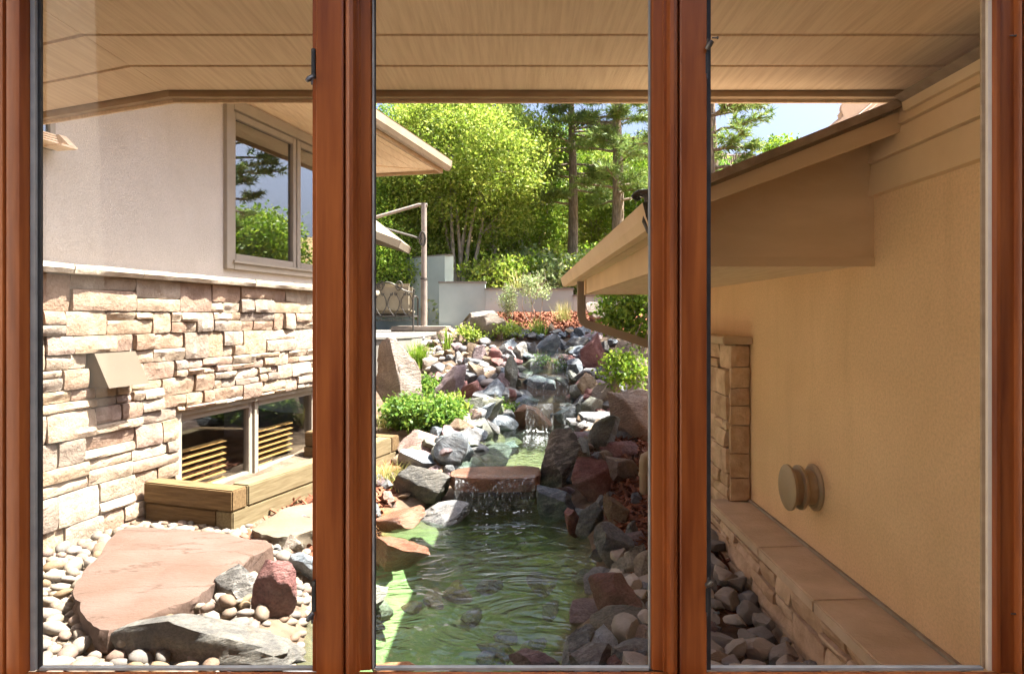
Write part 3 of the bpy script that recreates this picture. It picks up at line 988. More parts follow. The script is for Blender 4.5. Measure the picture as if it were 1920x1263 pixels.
# low projecting roof box
XB, YN, YF, ZB = .587, 2.60, 6.0, .197
zr = lambda x: .385 + .4 * (x - .47)
m_ = MB()
m_.prism([(XB, YN, ZB + .012), (XR, YN, ZB + .012), (XR, YN, zr(XR) - .03), (XB, YN, zr(XB) - .03)], (0, .02, 0)).build('gable_face', 'brown_paint', rh)
MB().box((XB + .022, YN + .022, ZB + .10), (XR - .002, YF - .002, ZB + .12)).build('box_ceiling', 'soffit', rh)
for k in range(6):
    a = XB + .03 + k * .124
    MB().box((a, YN + .022, ZB + .004), (a + .12, YF - .02, ZB + .02)).build('soffit_board', 'soffit', rh)
MB().box((XB, YN - .004, ZB), (XB + .02, YF, .325)).build('side_board', 'tan_paint', rh)
MB().box((XB - .012, YF - .10, ZB - .004), (XB - .0015, YF + .004, .325)).build('corner_trim', 'tan_paint', rh)
MB().box((XB, YF - .018, ZB - .002), (XR, YF + .002, .325)).build('far_board', 'tan_paint', rh)
MB().box((XB, YN - .006, ZB - .006), (XR, YN - .001, ZB + .03)).build('bottom_trim', 'brown_paint', rh)
MB().box((.516, 2.42, .318), (XB - .0135, 7.05, .33)).build('eave_soffit', 'brown_paint', rh)
gpr = [(.515, .40), (.515, .325), (.495, .308), (.462, .312), (.447, .35), (.435, .40), (.441, .40), (.455, .352), (.466, .318), (.492, .316), (.508, .33), (.508, .40)]
MB().prism([(x, 2.40, z) for x, z in gpr], (0, 4.68, 0)).build('gutter', 'tan_paint', rh)
for yy in (2.396, 7.08):
    MB().prism([(x, yy, z) for x, z in gpr[:6]], (0, .004, 0)).build('gutter_cap', 'iron', rh)
MB().prism([(.50, 2.36, zr(.50)), (3.6, 2.36, zr(3.6)), (3.6, 2.36, zr(3.6) + .035), (.45, 2.36, zr(.45) + .03)], (0, 4.76, 0)).build('roof', 'shingle', rh)
MB().prism([(.50, 2.40, zr(.50) - .012), (XR, 2.40, zr(XR) - .012), (XR, 2.40, zr(XR) - .085), (.52, 2.40, zr(.52) - .06)], (0, .02, 0)).build('rake_board', 'brown_paint', rh)
MB().prism([(XR - .03, 1.515, zr(XR) + .0), (3.6, 1.515, zr(3.6)), (3.6, 1.515, zr(3.6) + .035), (XR - .06, 1.515, zr(XR) + .02)], (0, .84, 0)).build('near_roof', 'shingle', rh)
MB().prism([(XR - .035, 1.515, .735), (XR + .0035, 1.515, .755), (XR + .0035, 1.515, .70), (XR - .03, 1.515, .705)], (0, .835, 0)).build('roof_edge_board', 'brown_paint', rh)
# downspout from the far corner back to the wall
ds = thing('downspout', 'brown metal downspout bending from the eave back towards the tan house', 'downspout', (.56, 6.1, -.1))
pth = [P(1090, 528, 6.1), P(1090, 560, 6.1), P(1090, 590, 6.1), P(1093, 601, 6.1), P(1101, 608, 6.1), P(1115, 612, 6.1), P(1160, 626, 6.1), P(1225, 648, 6.1), P(1250, 657, 6.1)]
m_ = MB()
w_, d_ = .036, .027
for i, p in enumerate(pth):
    t = (pth[min(i + 1, len(pth) - 1)] - pth[max(i - 1, 0)]).normalized()
    q = Vector((t.z, 0, -t.x))
    if q.length < .01:
        q = Vector((1, 0, 0))
    q.normalize()
    for a, b in ((-1, -1), (1, -1), (1, 1), (-1, 1)):
        m_.v.append(p + q * a * w_ + Vector((0, b * d_, 0)))
for i in range(len(pth) - 1):
    for j in range(4):
        a, b = i * 4 + j, i * 4 + (j + 1) % 4
        m_.f.append((a, b, b + 4, a + 4))
m_.f += [(3, 2, 1, 0), tuple(len(m_.v) - 4 + j for j in range(4))]
m_.build('spout_pipe', 'metal_gutter', ds, 40)
for k in (-.5, 0, .5):
    MB().box((pth[0].x + k * w_ - .003, 6.1 - d_ - .004, pth[2].z), (pth[0].x + k * w_ + .003, 6.1 - d_, pth[0].z)).build('rib', 'metal_gutter', ds)
# dark curl standing in for the near gutter end cap and its shadow
sc_ = thing('gutter_cap_shade', 'dark curled cap-and-shadow ornament at the near end of the right gutter', 'endpiece', (.45, 2.45, .40))
pts = [Vector((.425 + .02 * math.cos(a) * (1 - a / 9), 2.44, .428 + .02 * math.sin(a) * (1 - a / 9))) for a in np.linspace(0, 6, 18)]
MB().tube([(.47, 2.44, .30), (.456, 2.44, .34), (.462, 2.44, .38), (.47, 2.44, .42), (.455, 2.44, .44), (.43, 2.44, .441), (.405, 2.44, .425)], [.012, .016, .014, .022, .018, .012, .008], 8).build('scroll', 'iron', sc_, 60)
MB().tube(pts, .006, 6).build('curl', 'iron', sc_, 60)

# stone base, ledge, pier
ZL, XF, XO = -1.076, 1.16, 1.12
lb_ = MB().box((XF, 1.515, -1.6), (XR - .001, 4.05, ZL - .05)).build('stone_base', 'mortar', rh)
r = random.Random(8)
fr = (Vector((XF, 0, 0)), Vector((0, 1, 0)), Vector((-1, 0, 0)))
for q in ashlar(1.52, 4.05, -1.46, ZL - .052, r, .10, .15):
    stone_piece(fr, *q, r.uniform(.025, .045), r).build('stone', 'stone_tan', lb_, 28)
for y0, y1 in ((1.515, 2.02), (2.025, 2.60), (2.605, 3.2), (3.205, 4.05)):
    MB().obox((XO, y0, ZL - .05), (XR - XO, 0, .006), (0, y1 - y0, 0), (0, 0, .05)).build('ledge_slab', 'ledge', rh, bevel=.006)
MB().box((XR - .014, 1.515, ZL + .007), (XR - .001, 4.0, ZL + .02)).build('ledge_bead', 'cap', rh)
XP = 1.27
pier = MB().box((XP, 4.0, -1.6), (XR, 6.28, -.16)).build('stone_pier', 'mortar', rh)
fr = (Vector((XP, 0, 0)), Vector((0, 1, 0)), Vector((-1, 0, 0)))
for q in ashlar(4.0, 6.28, -1.45, -.165, r, .12, .17):
    stone_piece(fr, *q, r.uniform(.04, .07), r).build('stone', 'stone_tan', pier, 28)
fr2 = (Vector((XP - .04, 4.0, 0)), Vector((1, 0, 0)), Vector((0, -1, 0)))
v = ZL + .01
while v < -.17:
    h = min(r.uniform(.10, .17), -.165 - v)
    if h > .03:
        stone_piece(fr2, .0, .115, v, v + h, r.uniform(.02, .035), r).build('stone', 'stone_tan', pier, 28)
    v += h
MB().box((XP - .09, 3.94, -.16), (XR - .001, 6.3, -.115)).build('pier_cap', 'ledge', rh, bevel=.006)
# round flue terminal
vx = thing('flue_terminal', 'round tan double-walled flue cap on the stucco wall', 'flue cap', (XR, 3.2, -.80))
c0 = Vector((XR, 3.12, -.775))
ax = Vector((-1, -.0, 0))
MB().lathe(c0, ax, [(0, .105), (.008, .105), (.010, .10), (.016, .095)], 32).build('wall_flange', 'vent', vx, 40)
MB().lathe(c0, ax, [(.016, .078), (.118, .078)], 24).build('pipe', 'vent', vx, 40)
MB().lathe(c0, ax, [(.060, .092), (.066, .100), (.076, .100), (.080, .092)], 32).build('baffle_ring', 'vent', vx, 40)
MB().lathe(c0, ax, [(.112, .094), (.117, .103), (.126, .103), (.130, .096)], 32).build('end_disc', 'vent', vx, 40)
# sunlit parapet on the upper roof
par = thing('roof_parapet', 'sunlit stepped stucco parapet with rounded coping above the right roof', 'parapet', (1.8, 3.4, .75))
YP = 3.4
m_ = MB()
outl = [(1515, 300), (1514, 268), (1519, 260), (1530, 252), (1574, 216), (1570, 206), (1572, 196), (1580, 188), (1640, 140), (1760, 60), (1760, 300)]
m_.prism([P(x, y, YP) for x, y in outl], (.25, .22, .02)).build('parapet_wall', 'stucco_pink', par, 40, bevel=.018)
m_ = MB().prism([P(x, y, YP - .05) for x, y in [(1586, 236), (1690, 150), (1740, 150), (1612, 252)]], (0, .08, 0))
m_.build('roll_band', 'stucco_pink', par, 40, bevel=.015)

# ------------------------------------------------------------------ OUR HOUSE: window wall, eave, room
oh = thing('eave_house', 'near house with broad tan board soffit above the windows', 'house', (0, 1.5, -1.5))
ES = .85
mx0 = -1.315
dl = Vector((-math.cos(math.radians(22.5)), math.sin(math.radians(22.5)), 0))
seams = [1.30, 1.545, 1.805, 2.067, 2.322, 2.575]
for k in range(len(seams) - 1):
    a, b = seams[k] + .009, seams[k + 1] - .009
    MB().prism([(mx0 + .001, a, ES), (1.75, a, ES), (1.75, b, ES), (mx0 + .001, b, ES)], Zv * .02).build('soffit_board', 'soffit', oh)
    qa, qb = Vector((mx0 - .001, a, ES)), Vector((mx0 - .001, b, ES))
    MB().prism([qa, qb, qb + dl * 2.6, qa + dl * 2.6], Zv * .02).build('soffit_board', 'soffit', oh)
outline = [(mx0, 2.59), (1.75, 2.59), (1.75, 1.51), (-3.9, 1.51), (-3.9, 2.59 + (3.9 + mx0) * .4142)]
MB().prism([(x, y, ES + .022) for x, y in outline], Zv * .22).build('roof', 'fascia', oh)
e0 = Vector((mx0, 2.577, ES - .022))
for dz, th, mt, nm in ((0, .032, 'fascia', 'fascia'), (-.012, .010, 'soffit', 'drip_edge')):
    yy = 2.577 + (.034 if nm == 'drip_edge' else 0)
    s0 = Vector((mx0, yy, ES - .022 + dz))
    MB().obox(s0, (1.75 - mx0, 0, 0), (0, th, 0), Zv * .25).build(nm, mt, oh)
    MB().obox(s0 - dl * .0 + Vector((-.001, 0, 0)), dl * 2.6, (.38 * th, .92 * th, 0), Zv * .25).build(nm, mt, oh)
K = 1.43 / F


def WX(px):
    return (px - CX) * K


def WZZ(py):
    return (CY - py) * K


XL0, XR1 = WX(-20), WX(1940)
ZS, ZH = WZZ(1258), .73
MB().box((-2.6, 1.43, -1.6), (XL0 - .03, 1.51, ES)).build('wall', 'stucco', oh)
MB().box((XR1 + .03, 1.43, -1.6), (XR + .1, 1.51, ES)).build('wall', 'stucco_tan', oh)
MB().box((XL0, 1.44, -1.6), (XR1, 1.50, ZS - .08)).build('wall', 'stucco_tan', oh)
MB().box((XL0, 1.43, ZH + .06), (XR1, 1.56, ES)).build('wall', 'stucco', oh)
MB().box((-2.6, -4.2, -1.62), (2.6, 1.43, -1.5)).build('floor', 'room_floor', oh)
MB().box((-2.7, -4.2, -1.5), (-2.6, 1.56, 2.0)).build('inner_wall', 'room_wall', oh)
MB().box((2.6, -4.2, -1.5), (2.7, 1.43, 2.0)).build('inner_wall', 'room_wall', oh)
MB().box((-2.7, -4.3, -1.62), (2.7, -4.2, 2.0)).build('inner_wall', 'room_wall', oh)
MB().box((-2.6, 1.42, ZH + .075), (2.6, 1.5, 2.0)).build('inner_wall', 'room_wall', oh)
MB().box((XR + .1, 1.425, -1.5), (2.6, 1.505, ZH + .074)).build('inner_wall', 'room_wall', oh)
MB().box((-2.7, -4.3, 2.0), (2.7, -1.3, 2.1)).build('ceiling', 'room_wall', oh)
MB().box((-2.7, 1.1, 2.0), (2.7, 1.6, 2.1)).build('ceiling', 'room_wall', oh)
MB().add([(-2.6, -1.3, 2.05), (2.6, -1.3, 2.05), (2.6, 1.1, 2.05), (-2.6, 1.1, 2.05)], [(0, 1, 2, 3)]).build('added_skylight', 'glass', oh)  # unseen roof opening, added to bring daylight onto the window frames

wu = thing('window_unit', 'three-pane cherry wood window the garden is seen through', 'window', (0, 1.43, ZS))
HZ = ZH - ZS


def profile_bar(name, prof, z0=ZS, z1=ZH):
    """vertical bar: prof = list of (photograph column, depth behind the pane plane)"""
    m_ = MB()
    pts = [Vector((WX(x), 1.43 + y, z0)) for x, y in prof]
    m_.prism(pts, Zv * (z1 - z0))
    return m_.build(name, 'wood', wu, 35)


def gasket(px0, px1, y0, mat, parent=wu):
    return MB().box((WX(px0), 1.43 + y0, ZS), (WX(px1), 1.43 + .045, ZH)).build('gasket', mat, parent)


mp1 = [(585, .02), (585, .004), (586, 0), (593.5, 0), (594.5, -.004), (596, -.013), (598, -.015), (644, -.015), (646.5, -.013), (647.5, -.002), (649, -.002),
       (650, -.010), (653, -.016), (659, -.019), (665, -.016), (668, -.008), (669, -.001), (674, -.001), (675.5, .004), (693, .006), (695, .010), (696.5, .014), (696.5, .02)]
m1 = profile_bar('mullion', mp1)
MB().box((WX(696.6), 1.438, ZS), (WX(699.6), 1.4475, ZH)).build('gasket', 'gasket', m1)
MB().box((WX(699.7), 1.444, ZS), (WX(702), 1.4475, ZH)).build('gasket', 'gasket_dark', m1)
mp2 = [(2 * 960 - x - 1.5, y) for x, y in mp1]
mp2 = [(max(x, 1221.5) if x < 1300 else min(x, 1322), y) for x, y in mp2]
m2 = profile_bar('mullion', mp2)
MB().box((WX(1218), 1.441, ZS), (WX(1221.4), 1.4475, ZH)).build('gasket', 'gasket', m2)
MB().box((WX(1322.1), 1.437, ZS), (WX(1334.5), 1.4475, ZH)).build('weather_strip', 'gasket_dark', m2)
jl = profile_bar('jamb', [(-60, .02), (-60, -.02), (18, -.02), (20, -.010), (22, -.010), (24, -.018), (30, -.020), (48, -.018), (52, -.010), (54, .004), (55, .02)])
MB().box((WX(55.2), 1.432, ZS), (WX(64), 1.4475, ZH)).build('gasket', 'gasket', jl)
MB().box((WX(64.2), 1.440, ZS), (WX(70), 1.4475, ZH)).build('gasket', 'gasket_dark', jl)
jr = profile_bar('jamb', [(1862.5, .02), (1862.5, .002), (1866, -.004), (1872, -.006), (1874, -.002), (1900, -.001), (1903, -.012), (1906, -.016), (1907.5, -.008), (1910, -.008), (1911, -.016), (1914, -.018), (1980, -.018), (1980, .02)])
MB().box((WX(1855), 1.434, ZS), (WX(1862.3), 1.4475, ZH)).build('gasket', 'cream_strip', jr)
MB().box((WX(1848), 1.442, ZS), (WX(1854.8), 1.4475, ZH)).build('gasket', 'fascia', jr)
for a, b in ((70, 585), (702, 1218), (1334.5, 1848)):
    MB().add([(WX(a) - .004, 1.4490, ZS), (WX(b) + .004, 1.4490, ZS), (WX(b) + .004, 1.4490, ZH), (WX(a) - .004, 1.4490, ZH)], [(0, 1, 2, 3)]).build('pane', 'glass', wu)
    MB().box((WX(a), 1.436, ZS - .001), (WX(b), 1.4475, WZZ(1254))).build('bottom_gasket', 'gasket', wu)
MB().box((XL0, 1.36, ZS - .07), (XR1, 1.437, ZS - .002)).build('sill', 'wood', wu, bevel=.004)
MB().box((XL0, 1.40, ZH + .002), (XR1, 1.50, ZH + .07)).build('head', 'wood', wu, bevel=.004)


def latch(px, y0, y1, flip, up):
    """screen latch: slotted plate with a lever at one end"""
    x = WX(px)
    l = MB().box((x - .004, 1.416, WZZ(y1)), (x + .004, 1.43, WZZ(y0))).build('latch', 'latch', wu, bevel=.0015)
    MB().box((x - .0018, 1.4145, WZZ(y1 - 9)), (x + .0022, 1.4156, WZZ(y0 + 7))).build('slot', 'gasket_dark', l)
    z = WZZ(y1 if not up else y0)
    s = -1 if not up else 1
    MB().tube([(x, 1.412, z), (x + flip * .004, 1.405, z + s * .006), (x + flip * .009, 1.402, z + s * .012)], [.0055, .006, .004], 8).build('lever', 'latch', l, 50)
    MB().tube([(x, 1.41, z), (x + .001, 1.405, z - .018 * (1 if not up else -1))], [.0035, .002], 6).build('tongue', 'latch', l, 50)


latch(590.5, 95, 150, -1, False)
latch(591, 1085, 1142, -1, False)
latch(1321, 98, 152, 1, True)
latch(1321, 1090, 1150, 1, True)
for px, py, s in ((1340, 73, 1), (1342, 1146, 1), (1897, 69, -1), (1899, 1148, -1)):
    MB().lathe((WX(px) - .007, 1.425, WZZ(py)), (1, 0, 0), [(0, .0015), (.010, .0015), (.0105, .003), (.013, .003)], 8).build('screw', 'latch', wu)

# ------------------------------------------------------------------ rocks
def rock_mesh(seed, angular=1.0, lvl=3):
    r = random.Random(seed)
    bm = bmesh.new()
    bmesh.ops.create_icosphere(bm, subdivisions=lvl, radius=1)
    off = Vector((r.uniform(0, 50), r.uniform(0, 50), r.uniform(0, 50)))
    hard = angular > .3
    planes = []
    for k in range(int(6 + 9 * angular)):
        n = Vector((r.gauss(0, 1), r.gauss(0, 1), r.gauss(0, .9))).normalized()
        planes.append((n, r.uniform(.38, .80) if hard else r.uniform(.75, .95), r.uniform(.93, 1.0)))
    sh = (r.uniform(-.35, .35), r.uniform(-.2, .2)) if hard else (0, 0)
    for v in bm.verts:
        p = v.co.copy()
        p *= 1 + .24 * mnoise.noise(p * 1.1 + off)
        for n, d, k in planes:
            e = p.dot(n) - d
            if e > 0:
                p -= n * e * (k if hard else .7)
        u = p.normalized()
        if hard:
            f = .05 * mnoise.noise(p * 2.6 + off) + .035 * mnoise.noise(p * 6 + off) + .03 * abs(mnoise.noise(p * 12 + off)) + .014 * mnoise.noise(p * 25 + off)
        else:
            f = .03 * mnoise.noise(p * 3 + off)
        p = p + u * f
        p.x += p.z * sh[0]
        p.y += p.z * sh[1]
        v.co = p
    co = np.array([v.co for v in bm.verts])
    lo, hi = co.min(0), co.max(0)
    for v in bm.verts:
        v.co = Vector([(v.co[i] - (lo[i] + hi[i]) / 2) / (hi[i] - lo[i]) for i in range(3)])
    return bm


def put_rock(name, c, dims, mat, seed, angular=1.0, lvl=3, rot=(0, 0, 0)):
    bm = rock_mesh(seed, angular, lvl)
    bmesh.ops.scale(bm, vec=Vector(dims), verts=bm.verts)
    me = bpy.data.meshes.new(name)
    bm.to_mesh(me)
    bm.free()
    o = link(name, me, mat, None, Vector(c), 32 if angular > .3 else 60)
    o.rotation_euler = rot
    return o


def ground_hit(px, py):
    Y = np.arange(2.0, 40, .01)
    X = (px - CX) / F * Y
    Z = (CY - py) / F * Y
    h = height(X, Y)
    h = np.where(poly_sd(POND, X, Y) > 0, np.maximum(h, WZ), h)
    h = np.where(poly_sd(POOL, X, Y) > 0, np.maximum(h, UZ), h)
    k = np.argmax(Z < h)
    return float(Y[k]) if Z[k] < h[k] else 12.0


seedn = [100]


def rock(x0, y0, x1, y1, mat, label, depth=.8, ang=1.0, Y=None, emb=.12, group=None, name='rock', lvl=4, cat='rock'):
    seedn[0] += 1
    xm = (x0 + x1) / 2
    if Y is None:
        Y = ground_hit(xm, y1)
    z0 = (CY - y1) / F * Y
    w = (x1 - x0) / F * Y
    d = depth * w
    for _ in range(6):
        zt = (CY - y0) / F * (Y + .55 * d)
        if zt - z0 > .25 * w:
            break
        d *= .8
    h = max(zt - z0, .22 * w)
    e = emb * h + .02
    Yc = Y + .45 * d
    c = Vector(((xm - CX) / F * Yc, Yc, z0 + h / 2 - e / 2))
    o = put_rock(name, c, (w * (Yc / Y), d, h + e), mat, seedn[0], ang, lvl)
    return tag(o, label, cat, group)


R = [
    # right bank of the pond, from the fall slab to the window
    (1011, 800, 1094, 917, 'r_strip', 'tall grey rock with wavy pale stripes leaning beside the waterfall slab', .7, .8),
    (1048, 873, 1083, 909, 'r_blue', 'small blue rock with orange edge left of the maroon wedge', .8, .7),
    (1070, 856, 1146, 942, 'r_maroon', 'maroon wedge-shaped rock standing on the right pond bank', .6, 1),
    (1092, 843, 1136, 874, 'r_grey', 'grey flat rock behind the maroon wedge', .9, 1),
    (1135, 853, 1204, 905, 'r_sand', 'flat beige stepping stone set in red mulch', .9, .9),
    (1005, 905, 1082, 972, 'r_blue', 'dark wet rock at the waterline under the striped rock', .9, 1),
    (1115, 926, 1146, 958, 'r_grey', 'small blocky grey rock between maroon wedge and tan rock', .8, 1),
    (1130, 925, 1181, 986, 'r_tan', 'tan angular block beside the red mulch', .6, 1),
    (1078, 937, 1133, 1003, 'r_grey', 'smooth grey slab leaning towards the pond, left of the tan block', .6, .8),
    (1058, 953, 1086, 1003, 'r_maroon', 'small maroon block at the waterline of the right bank', .8, 1),
    (1113, 978, 1190, 1066, 'r_grey', 'large smooth grey boulder on the right bank', .65, .9),
    (1172, 975, 1198, 1016, 'r_grey', 'narrow grey stone between grey boulder and mulch', .8, .8),
    (1146, 1016, 1210, 1083, 'r_strip', 'grey and white streaked rock right of the grey boulder', .6, 1),
    (1103, 1066, 1206, 1167, 'r_maroon', 'long red rock sloping into the right side of the pond', .7, 1),
    (1168, 1086, 1232, 1120, 'r_blue', 'blue grey wedge of rock above the long red rock', .8, 1),
    (1133, 1114, 1204, 1153, 'r_grey', 'pale blue grey rock below the long red rock', .8, 1),
    (1105, 1136, 1240, 1208, 'r_stain', 'broad block with brown face and dark side on the right bank', .7, 1),
    (1052, 1166, 1116, 1262, 'r_blue', 'dark blue rock with white flecks at the pond edge, bottom right', .7, .9),
    (1068, 1202, 1163, 1275, 'r_grey', 'rounded grey boulder at the bottom right of the pond', .7, .6),
    (1146, 1198, 1235, 1275, 'r_grey', 'dark grey boulder in the bottom right corner of the middle pane', .7, .8),
    (1190, 1172, 1240, 1228, 'r_pink', 'pale pinkish boulder against the right mullion', .7, .6),
    (1138, 1223, 1181, 1270, 'r_maroon', 'small pink triangular rock at the bottom edge', .6, 1),
    (953, 1215, 1050, 1275, 'r_purple', 'dark purple rock breaking the water at the bottom edge', .7, .9),
    (1188, 1030, 1240, 1100, 'r_pale', 'pale sandy rock by the right mullion above blue wedge', .8, .8),
    # left bank of the pond
    (737, 868, 846, 952, 'r_stain', 'big grey boulder with orange stains left of the waterfall slab', .7, .9),
    (695, 950, 798, 1003, 'r_red', 'wet red rock half out of the water on the left', .8, .7),
    (690, 1001, 806, 1073, 'r_red', 'long reddish brown rock under the water on the left', .8, .6),
    (640, 1086, 728, 1150, 'r_green', 'pale grey green stone at the left edge of the pond', .7, .9),
    (712, 918, 744, 952, 'r_pink', 'small pinkish rock left of the stained boulder', .8, .7),
    (690, 940, 715, 969, 'r_grey', 'small grey rock by the left mullion above the red rock', .8, .7),
    (780, 938, 884, 984, 'r_grey', 'flat wet pale rock in front of the stained boulder', .9, .7),
    (712, 898, 738, 921, 'r_grey', 'little grey stone behind the stained boulder', .8, .8),
    (818, 812, 888, 882, 'r_blue', 'square blue grey block left of the upper pool', .6, 1),
    (744, 806, 842, 854, 'r_pink', 'broad pink and white boulder beside the timber corner', .8, .9),
    (782, 840, 823, 874, 'r_purple', 'bluish purple rock between pink boulder and blue block', .8, .9),
    (733, 836, 786, 872, 'r_tan', 'brown rock under the pink boulder', .8, .9),
    (832, 870, 854, 892, 'r_grey', 'small round grey stone at the corner of the waterfall slab', .8, .3),
    (690, 1240, 790, 1268, 'r_orange', 'orange flat rock at the near left edge of the pond', .7, .8),
    # beside the pools and the cascade
    (703, 632, 792, 790, 'r_sand', 'tall sandy boulder standing left below the patio', .7, .7),
    (862, 582, 950, 644, 'r_pale', 'large white boulder below the grey garden wall', .6, .8),
    (879, 646, 912, 682, 'r_purple', 'purple rock left of a maroon one on the slope', .8, 1),
    (906, 650, 942, 680, 'r_maroon', 'maroon rock on the slope under the white boulder', .8, 1),
    (952, 640, 996, 690, 'r_strip', 'dark layered rock on top of the cascade, left side', .7, 1),
    (1006, 625, 1052, 669, 'r_blue', 'blue grey triangular rock at the head of the cascade', .7, 1),
    (1036, 634, 1070, 657, 'r_grey', 'rounded grey rock right of the triangular one', .8, .8),
    (1058, 631, 1108, 660, 'r_grey', 'flat pale grey rock high on the right of the cascade', .7, .9),
    (1062, 647, 1103, 673, 'r_blue', 'oval blue rock lying under the flat pale grey one', .8, .6),
    (1087, 623, 1139, 700, 'r_maroon', 'tall maroon pointed rock right of the cascade', .6, 1),
    (1090, 618, 1132, 640, 'r_purple', 'flat maroon rock behind the tall pointed one', .8, 1),
    (1126, 638, 1144, 660, 'r_grey', 'small grey rock right of the tall maroon point', .8, .9),
    (1063, 671, 1094, 716, 'r_blue', 'wet blue rock beside the falling water, right side', .8, 1),
    (1072, 700, 1102, 736, 'r_maroon', 'dark maroon rock right of the lower falls', .8, 1),
    (1082, 698, 1123, 748, 'r_tan', 'brown block with white top right of the lower falls', .7, 1),
    (1120, 688, 1172, 718, 'r_grey', 'low grey boulder behind the brown block', .8, .7),
    (1110, 713, 1166, 766, 'r_pale', 'pale blocky boulder right of the lower falls', .7, 1),
    (1136, 728, 1290, 830, 'r_sand', 'largest beige boulder, leaning against the right bank', .6, 1),
    (1088, 742, 1135, 779, 'r_green', 'grey rock right of the upper pool under pale block', .8, 1),
    (1098, 776, 1164, 856, 'r_green', 'rounded grey green boulder right of the upper pool', .75, .5),
    (1078, 773, 1106, 802, 'r_tan', 'small tan rock at the right edge of the upper pool', .8, .8),
    (1054, 755, 1085, 781, 'r_green', 'greenish wet rock at the foot of the falls, right', .8, .8),
    (901, 710, 953, 760, 'r_blue', 'dark wet boulder left of the falls', .75, .6),
    (809, 683, 875, 742, 'r_purple', 'purple grey slab with maroon front on the left slope', .8, 1),
    (862, 710, 906, 748, 'r_maroon', 'maroon flat rock above the green perennials', .8, 1),
    (838, 782, 890, 820, 'r_tan', 'curved tan rock left of the upper pool', .8, .7),
    (877, 678, 911, 720, 'r_tan', 'greyish brown rock in the middle of the left slope', .8, .8),
    (946, 665, 972, 735, 'r_green', 'upright wet boulder along the left side of the cascade', .8, .7),
    (905, 699, 936, 718, 'r_grey', 'flat grey stone above the dark wet boulder', .9, .7),
    (884, 735, 908, 757, 'r_blue', 'small blue stone left of the dark wet boulder', .8, .4),
    (868, 765, 904, 803, 'r_pink', 'reddish rock beside the upper pool, left', .8, .9),
    (890, 752, 930, 792, 'r_blue', 'dark rock at the foot of the falls, left', .8, .8),
    (962, 609, 986, 627, 'r_pale', 'small pale rock amid the plants on the mulch', .8, .8),
    (1098, 566, 1142, 606, 'r_pale', 'white rock behind the downspout', .7, .8),
    (1150, 665, 1226, 710, 'r_sand', 'sunlit beige rock under the right-hand shrub', .8, .8),
    (985, 640, 1010, 664, 'r_grey', 'pale slanting stone at the head of the cascade', .8, 1),
    (920, 742, 946, 772, 'r_green', 'small wet rock left of the lowest fall', .8, .8),
    # left pane, round the flagstone
    (212, 1140, 575, 1262, 'r_stain', 'long grey and tan boulder in front of the flagstone', .55, .7),
    (398, 1054, 492, 1146, 'r_strip', 'grey and white streaked rock between the flagstone and red rock', .6, 1),
    (470, 1046, 556, 1165, 'r_maroon', 'red rock with a pale vein right of the flagstone', .55, 1),
    (455, 1020, 514, 1056, 'r_grey', 'thin grey stone at the right tip of the flagstone', .8, 1),
    (528, 1002, 572, 1050, 'r_pale', 'whitish rock right of the mulch by the left mullion', .8, .9),
    (545, 1026, 640, 1112, 'r_blue', 'large blue grey rock cut by the left mullion', .7, .9),
    (508, 1022, 530, 1042, 'r_grey', 'small dark stone between thin stone and whitish rock', .8, .8),
    (402, 1226, 466, 1268, 'r_purple', 'dark purple rounded stone at the bottom of the left pane', .8, .2),
    (282, 1128, 364, 1170, 'r_grey', 'elongated grey stone along the front edge of the flagstone', .5, .6),
    (520, 1195, 566, 1225, 'r_green', 'mossy stone under the water beside the long boulder', .8, .6),
    (490, 1225, 545, 1262, 'r_grey', 'flat grey stone at the pond edge, bottom of left pane', .7, .7),
]
for q in R:
    rock(*q[:6], depth=q[6], ang=q[7], group=None)


